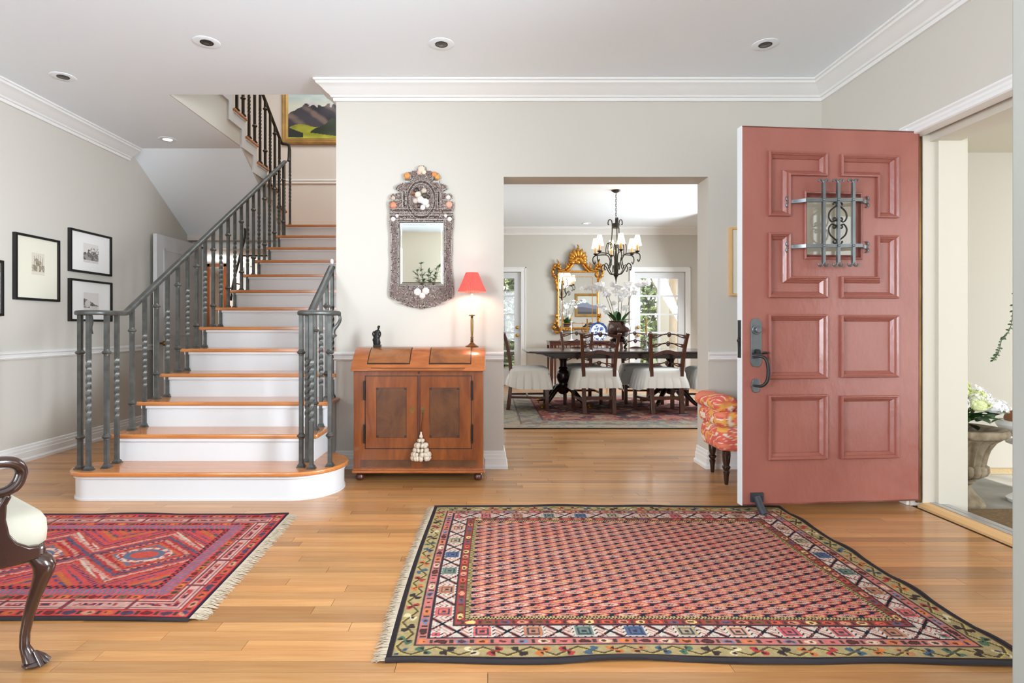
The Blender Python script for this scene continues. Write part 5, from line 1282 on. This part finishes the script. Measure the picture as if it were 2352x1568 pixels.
# ---- ladder-back chairs
def make_chair(label, group=None):
    t = thing('dining_chair', label, 'chair', (0,0,0), 0, group)
    for sx in (-1, 1):
        bk = cr([(sx*.172, -.262, 0), (sx*.176, -.238, .20), (sx*.180, -.228, .44), (sx*.188, -.240, .60), (sx*.204, -.275, .80), (sx*.222, -.318, .948)], 5)
        MB().tube(bk, [.024-.007*i/(len(bk)-1) for i in range(len(bk))], sq=True, ref=(1,0,0)).build('back_post', 'mahogany', t, bevel=.003)
        fx = sx*.238
        MB().box(fx-.021, fx+.021, .195, .237, 0, .46).build('leg', 'mahogany', t, bevel=.003)
        MB().tube([(sx*.178, -.235, .155), (sx*.232, .21, .155)], .013, sq=True, ref=(0,0,1)).build('stretcher', 'mahogany', t)
    MB().box(-.175, .175, -.252, -.226, .165, .205).build('stretcher', 'mahogany', t)
    MB().box(-.21, .21, -.035, -.012, .145, .17).build('stretcher', 'mahogany', t)
    # pierced ladder slats
    for i, (z, w_, y_) in enumerate(((.922, .222, -.314), (.815, .205, -.280), (.705, .196, -.255), (.585, .186, -.238))):
        g = MB(); top = i == 0; n = 28
        if i == 2:
            prof = []
            for k in range(n+1):
                u = -1+2*k/n; c_ = .016*math.cos(u*PI)+.008*(1-abs(u)); prof.append((u*w_*.98, c_+.022, c_*.8-.018))
            g.prism([(a, z+b) for a, b, c_ in prof]+[(a, z+c_) for a, b, c_ in prof[::-1]], y_-.008, y_+.008, 'y')
        else:
            for sgn in (1, -1):
                pth = []
                for k in range(n+1):
                    u = -1+2*k/n; base = .016*math.cos(u*PI*1.0)*1.1+(.012 if top and abs(u) > .9 else 0)
                    sep = .013*max(0, math.sin(PI*min(1, max(0, (1-abs(u))/.62))))*(1 if abs(u) > .12 else .9)
                    pth.append((u*w_, y_, z+base+sgn*sep-(.004 if abs(u) < .12 else 0)))
                g.tube(pth, [.0085+(.004 if abs(-1+2*k/n) > .75 else -.001) for k in range(n+1)], 6, ref=(0,1,0))
            ring = [(.020*math.cos(a), y_-.002, z+.014+.018*math.sin(a)) for a in np.linspace(0, 2*PI, 17)]
            g.tube(ring, .008, 6, ref=(0,1,0))
            g.prism([(-.024, z+.006), (.024, z+.006), (.008, z-.020), (-.008, z-.020)], y_-.007, y_+.007, 'y')
        if top:
            for sx in (-1, 1): g.ell((sx*(w_+.006), y_, z+.018), .020, .012, .012, 8, 6)
        g.build('slat', 'mahogany', t, smooth=50)
    # skirted seat cover
    n = 40; base = rrect(-.255, .255, -.245, .245, .05, 5); base = [(x*(1+.14*(y-.0)/.5), y) for x, y in base]
    dense = []
    for k in range(len(base)):
        a, b = base[k], base[(k+1) % len(base)]; m_ = max(1, int(math.dist(a, b)/.007))
        for j in range(m_): dense.append((a[0]+(b[0]-a[0])*j/m_, a[1]+(b[1]-a[1])*j/m_))
    per = 0; acc_ = []
    for k in range(len(dense)): acc_.append(per); per += math.dist(dense[k], dense[(k+1) % len(dense)])
    def ring(sc_, z, fl, pl):
        R = []
        for (x, y), s_ in zip(dense, acc_):
            l = math.hypot(x, y) or 1; ph = (s_/per*22) % 1; w_ = (-1.0 if ph < .14 else .35*math.sin((ph-.14)/.86*PI))
            k_ = 1+fl/l+pl*w_/l; back = max(0, (-y-.10)/.15); R.append((x*sc_*k_, y*sc_*k_, z+(.045*back if z < .4 else 0)))
        return R
    MB().loft([ring(.02, .532, 0, 0), ring(.5, .530, 0, 0), ring(.82, .520, 0, 0), ring(.95, .503, 0, 0), ring(1.0, .475, 0, 0), ring(1.0, .44, .004, .002), ring(1.0, .40, .018, .012), ring(1.0, .33, .034, .017), ring(1.0, .262, .048, .020)], cap=False).build('seat_cover', 'linen', t, smooth=70)
    MB().box(-.22, .22, -.22, .23, .40, .46).build('seat_frame', 'mahogany', t)
    return t
G = None
ch = make_chair('ladder-back dining chair seen from behind, at the near table side below the gilt mirror')
ch.location = (1.29, 6.93, FZ)
dup(ch, (2.075, 6.93, FZ), .05, 'ladder-back dining chair seen from behind, in front of the glazed garden door panes')
dup(ch, (.50, 7.20, FZ), -PI/2-.04, 'ladder-back dining chair seen side-on at the table end by the left garden door')
dup(ch, (2.78, 7.15, FZ), PI/2, 'ladder-back dining chair at the table end, cut off by the doorway edge')
dup(ch, (1.235, 7.74, FZ), PI, 'ladder-back dining chair across the table, in front of the sideboard')
dup(ch, (2.05, 7.74, FZ), PI-.03, 'ladder-back dining chair across the table, its back showing before the glazed garden door')

# ---- sideboard
SBY = 9.35
sb = thing('sideboard', 'narrow dark sideboard with pierced apron on tall slim legs under the gilt mirror', 'sideboard', (1.53, 9.65, 0))
sw, sz = .53, .805
MB().box(-sw-.012, sw+.012, -.26, .25, sz-.02, sz).build('top', 'mahogany', sb, bevel=.004)
MB().box(-sw, sw, -.245, .24, sz-.075, sz-.02).build('frieze', 'mahogany', sb)
g = MB().box(-sw, sw, -.245, -.23, sz-.125, sz-.113)
for i in range(17): x = -sw+.02+(2*sw-.04)*i/16; g.box(x-.006, x+.006, -.243, -.232, sz-.115, sz-.075)
g.build('pierced_gallery', 'mahogany', sb)
for x in (-sw+.02, sw-.02, -sw+.09):
    for y in (-.225, .22):
        MB().tube([(x, y, 0), (x, y, sz-.07)], [.012, .018], sq=True, ref=(1,0,0)).build('leg', 'mahogany', sb)

# ---- gilt mirror
YM = 10.02
gm = thing('gilt_mirror', 'ornate gilt rococo mirror with a shell crest, above the dining room sideboard', 'mirror', ((1326.5-CX)*YM/F, YF, 0))
s1 = F/9.98; gx = lambda x: (x-1326.5)/s1; gz = lambda y: CH-(y-CY)/s1
gl0, gl1, gt, gb = gx(1283), gx(1371), gz(625.5), gz(751)
MB().box(gl0, gl1, -.022, -.018, gb, gt).build('glass', 'mirror_glass', gm)
ib0, ib1, it2, ib2 = gx(1293), gx(1360), gz(636), gz(742)
g = MB()
for (a, b, c_, d) in ((ib0-.010, ib0, ib2, it2), (ib1, ib1+.010, ib2, it2), (ib0, ib1, it2, it2+.010), (ib0-.01, ib1+.01, ib2-.010, ib2)): g.box(a, b, -.030, -.022, c_, d)
g.build('inner_border', 'gold_leaf', gm)
g = MB()
for (a, b, c_, d) in ((gl0-.028, gl0, gb-.03, gt+.03), (gl1, gl1+.028, gb-.03, gt+.03), (gl0-.028, gl1+.028, gt, gt+.035), (gl0-.028, gl1+.028, gb-.035, gb)): g.box(a, b, -.045, 0, c_, d)
g.build('frame', 'gold_leaf', gm, bevel=.008)
orn = MB(); rg = random.Random(2); yy = -.045
def leafblob(g, x, z, ang, ln, wd, y=-.05):
    P_ = [(x+math.cos(ang)*ln*t+math.sin(ang)*wd*.5*math.sin(t*PI*1.2)*.6, y-.018*math.sin(t*PI), z+math.sin(ang)*ln*t-math.cos(ang)*wd*.5*math.sin(t*PI*1.2)*.6) for t in np.linspace(0, 1, 7)]
    g.tube(P_, [wd*.25, wd*.45, wd*.5, wd*.46, wd*.36, wd*.22, wd*.06], 8, ref=(0,1,0), flat=.7)
# crest: fan of lobes
cz = gz(600); 
for i in range(11):
    a = PI*(-.06+1.12*i/10); ln = (.13+.085*math.sin(PI*i/10)**2); fanp = [(math.cos(a)*(.03+ln*t), -.050-.016*math.sin(t*PI), cz+math.sin(a)*(.03+ln*t)) for t in np.linspace(0, 1, 8)]
    orn.tube(fanp, [.012, .018, .025, .031, .035, .034, .026, .008], 8, ref=(0,1,0))
for i in range(9):
    a = PI*(.05+.9*i/8); leafblob(orn, math.cos(a)*.02, cz+math.sin(a)*.01, a, .10, .04, -.075)
orn.ell((0, -.06, cz-.01), .055, .035, .045, 12, 8)
leafblob(orn, 0, gz(572), PI*.52, .09, .05)
orn.build('crest_carving', 'gold_leaf', gm, smooth=70)
for sx in (-1, 1):
    orn = MB()
    m = lambda pts: cr([(sx*a, yy, b) for a, b in pts], 5)
    # sloping pediment scroll
    P_ = m([(gx(1330)+.0, gz(601)), (gx(1343)-.0, gz(604)), (gx(1350), gz(613)), (gx(1360), gz(620)), (gx(1372), gz(621))]); orn.tube(P_, .020, 8, ref=(0,1,0))
    P_ = m([(gx(1336), gz(603)), (gx(1345), gz(616)), (gx(1352), gz(622))]); orn.tube(P_, .024, 8, ref=(0,1,0))
    leafblob(orn, sx*gx(1353), gz(617), PI/2-sx*.1, .13, .05); leafblob(orn, sx*gx(1357), gz(618), PI/2+sx*.7, .07, .04); leafblob(orn, sx*gx(1345), gz(611), PI/2-sx*.6, .07, .04)
    # shoulder scrolls
    P_ = m([(gx(1366), gz(618)), (gx(1376), gz(606)), (gx(1381), gz(612)), (gx(1384), gz(622)), (gx(1383), gz(632)), (gx(1377), gz(638)), (gx(1376), gz(650)), (gx(1375), gz(660)), (gx(1372), gz(668))])
    orn.tube(P_, [.020+.008*math.sin(i*.9) for i in range(len(P_))], 8, ref=(0,1,0))
    for (x, y, a_, l_, w_) in ((1374, 612, 1.75, .12, .055), (1372, 614, 2.3, .09, .05), (1378, 620, .5, .08, .05), (1379, 630, -.6, .07, .05), (1375, 640, -1.2, .09, .05), (1374, 655, -1.7, .09, .04), (1368, 616, .2, .10, .05), (1370, 625, -1.4, .10, .05), (1374, 600, 1.5, .04, .03)):
        leafblob(orn, sx*gx(x), gz(y), a_ if sx > 0 else PI-a_, l_, w_)
    orn.build('shoulder_carving', 'gold_leaf', gm, smooth=70); orn = MB()
    # lower corner scrolls
    P_ = m([(gx(1373), gz(722)), (gx(1377), gz(728)), (gx(1375), gz(738)), (gx(1381), gz(746)), (gx(1382), gz(756)), (gx(1374), gz(763)), (gx(1366), gz(758))])
    orn.tube(P_, [.020+.010*math.sin(i*.8) for i in range(len(P_))], 8, ref=(0,1,0))
    for (x, y, a_, l_, w_) in ((1376, 730, 1.3, .09, .045), (1378, 745, .3, .07, .05), (1375, 750, -1.0, .09, .05), (1368, 756, -2.4, .09, .05), (1371, 742, -1.6, .09, .06), (1372, 762, 2.6, .10, .05)):
        leafblob(orn, sx*gx(x), gz(y), a_ if sx > 0 else PI-a_, l_, w_)
    for i in range(5): leafblob(orn, sx*gx(1335+i*7), gz(758), (-.4+i*.2) if sx > 0 else PI-(-.4+i*.2), .07, .045)
    orn.build('corner_carving', 'gold_leaf', gm, smooth=70)

# ---- things on the sideboard
def at2(x, Y, z): return ((x-CX)*Y/F, Y, z)
pl = thing('blue_white_plate', 'blue and white porcelain plate standing upright on the sideboard', 'plate', at2(1375, 9.62, sz+.005))
R_pl = .155
def plate_col(U, V):
    x = (U-.5)*2; y = (V-.5)*2; r = np.hypot(x, y); a = np.arctan2(y, x); n1 = noise2(U, V, 13, 5); n2 = noise2(U, V, 26, 6)
    c_ = np.broadcast_to(hexc(232, 236, 240), U.shape+(3,)).copy(); rimm = r > .74+.05*np.abs(np.sin(a*6)); m = rimm & ((y > -.15) | (n1 > .5)); c_[m] = hexc(50, 82, 140); m = rimm & (n2 > .62); c_[m] = hexc(34, 58, 112)
    m = (r < .66) & (n1 > .52) & (n2 > .35); c_[m] = hexc(84, 110, 168); m = (r < .4) & (n2 > .58); c_[m] = hexc(44, 66, 130); return c_
def plate_fn(U, V):
    x = (U-.5)*2; y = (V-.5)*2; k = np.where((np.abs(x)+np.abs(y)) > 0, np.maximum(np.abs(x), np.abs(y))/np.maximum(np.hypot(x, y), 1e-6), 1); x, y = x*k, y*k; r = np.hypot(x, y); r = np.minimum(r, 1)
    wav = 1+.015*np.cos(np.arctan2(y, x)*12)*r; return x*R_pl*wav, -.02*r**2*0-.018*np.clip((r-.55)/.45, 0, 1)+.10*(y*.5+.5)*.6, R_pl+y*R_pl*wav
def pc2(U, V):
    x = (U-.5)*2; y = (V-.5)*2; k = np.maximum(np.abs(x), np.abs(y))/np.maximum(np.hypot(x, y), 1e-6); return plate_col(x*k/2+.5, y*k/2+.5)
sheet('plate_face', 'vcol_gloss', plate_fn, 60, 60, pc2, pl)
MB().tube([(-.08, -.03, 0), (-.07, .03, .01), (-.03, .12, .16)], .005, 6).tube([(.08, -.03, 0), (.07, .03, .01), (.03, .12, .16)], .005, 6).build('plate_stand', 'mahogany_dark', pl)
def candlestick(x, Y, z, ybase, ycup, ytop, label, mtl='crystal', cm='beeswax', wf=.011):
    s_ = F/Y; Z = lambda y: CH-(y-CY)/s_-z; zc_, zt_ = Z(ycup), Z(ytop)
    t = thing('candlestick', label, 'candlestick', at2(x, Y, z))
    MB().lathe([(.0, .0), (.062, .0), (.060, .006), (.03, .020), (.012, .040), (.016, .055), (.009, .07), (.009, zc_*.6), (.015, zc_*.65), (.009, zc_*.7), (.012, zc_-.03), (.020, zc_-.02), (.018, zc_), (0, zc_)], n=20).build('stick', mtl, t, smooth=40)
    MB().lathe([(wf, zc_), (wf, zt_-.004), (.003, zt_)], n=12).build('candle', cm, t, smooth=40)
    return t
candlestick(1290, 9.55, sz, 786, 760, 727, 'glass candlestick with a tall candle, at the left end of the sideboard')
candlestick(1312, 9.5, sz, 786, 737, 723, 'tall white candlestick with a short brown candle on the sideboard before the gilt mirror', 'white_ceramic')
candlestick(1349, 7.15, .737, 800, 765, 731, 'glass candlestick with a brown candle, on the table beside the blue and white plate')
candlestick(1484.5, 7.5, .737, 800, 766, 730, 'slim candlestick with a brown candle on the table before the glazed garden door')
gb_ = thing('glass_goblet', 'clear glass goblet behind the near dining chair back', 'glass', at2(1350, 7.45, .737))
MB().lathe([(0, 0), (.032, 0), (.030, .004), (.005, .012), (.005, .06), (.022, .085), (.030, .12), (.026, .15)], n=20, cap=False).build('bowl', 'crystal', gb_, smooth=40)

# ---- orchid bowl on the table
OB = at2(1421, 7.5, .737)
ob = thing('orchid_bowl', 'large round brown glazed bowl on a dark carved stand, holding the white orchids', 'bowl', OB)
g = MB().lathe([(.085, .10), (.11, .115), (.12, .13), (.10, .145), (.07, .15)], n=24)
for k in range(5):
    a = 2*PI*k/5+.3; g.tube(cr([(.08*math.cos(a), .08*math.sin(a), .11), (.12*math.cos(a), .12*math.sin(a), .07), (.095*math.cos(a), .095*math.sin(a), .03), (.12*math.cos(a), .12*math.sin(a), .008)], 4), .012, 6)
g.build('stand', 'mahogany_dark', ob, smooth=50)
MB().lathe([(.07, .15), (.10, .165), (.14, .205), (.156, .255), (.150, .305), (.130, .345), (.122, .358), (.132, .372), (.128, .378), (.116, .370), (.110, .35)], n=40).build('bowl', 'bowl_glaze', ob, smooth=60)
orc = thing('white_orchid', 'white moth orchids with broad green leaves rising from the brown bowl', 'plant', (OB[0], OB[1], OB[2]+.36))
MB().lathe([(.0, -.02), (.11, -.02), (.10, .0), (0, .01)], n=20).build('moss', 'leaf_dark', orc)
for i in range(13):
    a = 2*PI*i/13+r_.uniform(-.2, .2); el = r_.choice([.15, .5, 1.0, 1.2]); g = MB()
    leafmesh(g, (0, 0, 0), (math.cos(a)*math.cos(el), math.sin(a)*math.cos(el), math.sin(el)), (0, 0, 1), r_.uniform(.15, .20), r_.uniform(.06, .085), n=7)
    o = g.build('leaf', 'leaf_green' if i % 3 else 'leaf_dark', orc, smooth=60); o.location = (.05*math.cos(a), .05*math.sin(a), 0)
sO = F/7.5
def blossom(p, d):
    g = MB(); d = Vector(d).normalized(); s = d.cross(Vector((0, 0, 1))).normalized(); u = s.cross(d)
    for k in range(5):
        a = PI/2+2*PI*k/5; rad = s*math.cos(a)+u*math.sin(a); leafmesh(g, (0, 0, 0), rad+d*.15, d, .044 if k in (1, 4) else .036, .040 if k in (1, 4) else .026, n=4)
    g.ell(tuple(d*.006), .007, .007, .007, 6, 4)
    o = g.build('blossom', 'petal_white', orc, smooth=60); o.location = p; return o
stems = [[(1410, 735), (1400, 700), (1388, 672), (1374, 660), (1350, 655), (1328, 657)], [(1415, 735), (1404, 695), (1392, 665), (1380, 650), (1366, 650)], [(1422, 735), (1421, 700), (1419, 665), (1412, 648), (1402, 652)], [(1430, 735), (1442, 700), (1452, 668), (1464, 650), (1478, 643), (1492, 646)], [(1426, 735), (1428, 700), (1432, 668), (1440, 650), (1448, 646)], [(1408, 735), (1396, 715), (1388, 700), (1378, 692)]]
for i, spx in enumerate(stems):
    dy = (-.10+.05*i)
    P_ = cr([((x-1421)/sO, dy*k/5, (735-y)/sO) for k, (x, y) in enumerate(spx)], 6)
    MB().tube(P_, .004, 5).build('stem', 'stem_green', orc)
    nb = 8 if i != 5 else 4
    for k in range(nb):
        p = P_[min(len(P_)-1, int(len(P_)*(.45+.55*k/nb)))]; blossom((p.x+r_.uniform(-.02, .02), p.y-.012-r_.uniform(0, .02), p.z+r_.uniform(-.025, .015)), (r_.uniform(-.5, .5), -1, r_.uniform(-.3, .2)))
    # extra hanging blossoms in the middle
for i in range(16):
    x, y = r_.choice([(1414, 668), (1424, 680), (1436, 670), (1442, 690), (1420, 705), (1410, 690), (1432, 700)])
    blossom(((x-1421)/sO+r_.uniform(-.02, .02), r_.uniform(-.10, .08), (735-y)/sO+r_.uniform(-.03, .03)), (r_.uniform(-.6, .6), -1, r_.uniform(-.3, .2)))

# ---- chandelier
YC_ = 7.3; sC = F/YC_; cxx = (1415-CX)/sC
cd = thing('chandelier', 'wrought iron chandelier with scrolled arms and six small lit candle shades, above the dining table', 'chandelier', (cxx, YC_, 0))
Zc = lambda y: CH-(y-CY)/sC
MB().lathe([(.0, ZC-.03), (.03, ZC-.028), (.055, ZC-.012), (.06, ZC)], n=24).build('canopy', 'iron_dark', cd, smooth=50)
z = ZC-.03; i = 0; z_end = Zc(504)
while z > z_end:
    g = MB(); rx, ry = (.010, .002) if i % 2 else (.002, .010)
    pth = [((.009 if i % 2 else 0)*math.cos(a), (0 if i % 2 else .009)*math.cos(a), z-.018+.018*math.sin(a)) for a in np.linspace(0, 2*PI, 11)]
    g.tube(pth, .0028, 5); g.build('chain_link', 'iron_dark', cd, smooth=50); z -= .029; i += 1
MB().lathe([(.012, Zc(520)), (.012, Zc(503)), (.004, Zc(501))], n=12).lathe([(.045, Zc(524)), (.052, Zc(522)), (.052, Zc(515)), (.045, Zc(513)), (.0, Zc(513))], n=20).build('collar', 'iron_dark', cd, smooth=40)
MB().lathe([(.004, Zc(652)), (.008, Zc(643)), (.018, Zc(636)), (.035, Zc(632)), (.02, Zc(628)), (.028, Zc(620)), (.016, Zc(600)), (.018, Zc(585)), (.012, Zc(575)), (.010, Zc(562))], n=16).build('column', 'iron_dark', cd, smooth=50)
def crad(path, n=6): return cr(path, n)
for k in range(6):
    a = PI/6+PI/3*k; d = Vector((math.cos(a), math.sin(a), 0))
    rot = lambda pts: [d*r+Vector((0, 0, Zc(y))) for r, y in pts]
    arm = MB()
    arm.tube(crad(rot([(.02, 629), (.07, 629), (.115, 618), (.13, 612), (.165, 606), (.195, 612), (.190, 621), (.175, 620)])), .0075, 6)
    arm.tube(crad(rot([(.105, 616), (.085, 606), (.08, 597), (.10, 588), (.13, 584), (.20, 583), (.27, 584), (.305, 588), (.310, 597), (.290, 603), (.275, 598)])), .0075, 6)
    arm.tube(crad(rot([(.13, 585), (.135, 572), (.125, 562), (.105, 557), (.075, 561), (.068, 568), (.078, 571)])), .0065, 6)
    ao = arm.build('arm', 'iron_dark', cd, smooth=50)
    c_ = d*.275
    if k % 2 == 0:
        MB().tube(crad(rot([(.075, 563), (.060, 550), (.052, 535), (.050, 520), (.055, 508), (.075, 503), (.100, 505), (.105, 513), (.092, 514)])), .007, 6).build('upright', 'iron_dark', cd, smooth=50)
    MB().lathe([(.0, Zc(583)), (.012, Zc(583)), (.030, Zc(580)), (.028, Zc(579))], (c_.x, c_.y, 0), 12).build('drip_pan', 'iron_dark', ao, smooth=50)
    MB().lathe([(.013, Zc(581)), (.013, Zc(564))], (c_.x, c_.y, 0), 10).build('candle_sleeve', 'beeswax', ao, smooth=50)
    MB().lathe([(.054, Zc(567)), (.048, Zc(562)), (.036, Zc(551)), (.027, Zc(544))], (c_.x, c_.y, 0), 20, cap=False).build('lamp_shade', 'shade_cream', ao, smooth=50)
point('chandelier_glow', (cxx, YC_-.02, Zc(556)), 4, (1, .84, .62), .22)

# ---- painting on the near dining wall, seen in the gilt mirror
pr = thing('small_landscape', 'small gold-framed grey landscape painting, seen reflected in the gilt mirror', 'painting', (2.36, 4.355, 1.33))
g = MB(); Wq, Hq = .85, .64
rings = [[(i, y_, i), (Wq-i, y_, i), (Wq-i, y_, Hq-i), (i, y_, Hq-i)] for i, y_ in ((0, 0), (0, .03), (.03, .04), (.075, .02))]
g.loft(rings, cap=False).build('frame', 'gold_frame', pr)
def land(U, V):
    n1 = noise2(U, V, 8, 4); c_ = np.broadcast_to(hexc(222, 222, 214), U.shape+(3,)).copy(); m = V < .55+.08*np.sin(U*7)+.06*n1; c_[m] = hexc(150, 156, 176); m = V < .34+.05*np.sin(U*5+1); c_[m] = hexc(120, 118, 128); m = V < .14; c_[m] = hexc(92, 92, 96); return c_
sheet('canvas', 'vcol', lambda U, V: (.075+(Wq-.15)*U, U*0+.022, .075+(Hq-.15)*V), 60, 50, land, pr)

# ---- hall beyond the doorway under the landing
hm = thing('hall_mirror', 'wood-framed mirror on the end wall of the back hall, glimpsed through the balusters', 'mirror', (-3.98, 9.0, 0))
X0h, X1h = (476-CX)*8.97/F+3.98, (520-CX)*8.97/F+3.98; zh0_, zh1_ = CH-(751-CY)*8.97/F, CH-(606-CY)*8.97/F
g = MB()
for (a, b, c_, d) in ((X0h, X0h+.04, zh0_-.3, zh1_), (X1h-.04, X1h, zh0_-.3, zh1_), (X0h, X1h, zh1_-.04, zh1_), (X0h, X1h, zh0_-.3, zh0_-.26)): g.box(a, b, -.035, 0, c_, d)
g.build('frame', 'desk_wood', hm); MB().box(X0h+.04, X1h-.04, -.012, -.008, zh0_-.26, zh1_-.04).build('glass', 'mirror_glass', hm)

# ================================================================== GARDEN beyond the French doors
struct('floor_garden', MB().box(-9, 14, YF+.16, 30, -.25, -.12), 'garden_ground')
gv = [(92, 116, 64), (64, 88, 46), (120, 140, 80), (48, 68, 40), (150, 166, 96), (78, 98, 66)]
def shrub(name, label, c, rx, ry, rz, n, ls, seed, cat='shrub', trunk=True):
    r_ = random.Random(seed); t = thing(name, label, cat, c); V, Fc, Cc = [], [], []
    for i in range(n):
        v = Vector((r_.gauss(0, 1), r_.gauss(0, 1), r_.gauss(0, 1))).normalized()*(r_.uniform(.55, 1.0)); p = Vector((v.x*rx, v.y*ry, rz+v.z*rz))
        d = Vector((r_.gauss(0, 1), r_.gauss(0, 1), r_.gauss(0, .7))).normalized(); s = d.orthogonal().normalized(); o = len(V); k = r_.uniform(.7, 1.3)*ls
        V.extend([p, p+d*k*.5+s*k*.28, p+d*k, p+d*k*.5-s*k*.28]); Fc.append((o, o+1, o+2, o+3)); Cc += [r_.choice(gv)]*4
    m = MB(); m.v = [tuple(v) for v in V]; m.f = Fc; o = m.build('foliage', 'leaf_garden', t); setcol(o, Cc); o['kind'] = 'stuff'
    if trunk: MB().tube([(0, 0, -.1), (.05, 0, rz)], [.09, .05], 8).build('trunk', 'bark', t, smooth=60)
    return t
shrub('garden_hedge', 'dense green hedge right outside the left garden door', (.35, 12.2, -.12), 1.2, .7, 1.35, 5200, .13, 1)
shrub('garden_bush', 'dark green bush outside the lower panes of the right garden door', (3.0, 12.0, -.12), .45, .5, .78, 1800, .11, 2)
shrub('garden_tree', 'pale green tree behind the trunk outside the right garden door', (5.2, 15.5, -.12), 1.5, 1.0, 1.7, 2600, .2, 3, 'tree')
tr = thing('tree_trunk', 'thick pale tree trunk seen through the right-hand panes of the garden door', 'tree', (3.88, 12.3, -.12))
MB().tube(cr([(0, 0, 0), (.02, 0, .8), (-.05, 0, 1.6), (.05, 0, 2.6), (.1, 0, 3.6)], 5), [.26-.005*i for i in range(21)], 14).build('trunk', 'bark', tr, smooth=60)
MB().tube(cr([(-.02, 0, 1.7), (-.4, 0, 2.5), (-.6, 0, 3.4)], 5), [.13-.004*i for i in range(11)], 10).build('branch', 'bark', tr, smooth=60)
pc_ = thing('porch_post', 'square pale garden porch post outside the right garden door', 'post', (3.42, 11.2, -.12))
MB().box(-.09, .09, -.09, .09, 0, 3.0).box(-.13, .13, -.13, .13, 0, .15).build('post', 'porch_white', pc_)
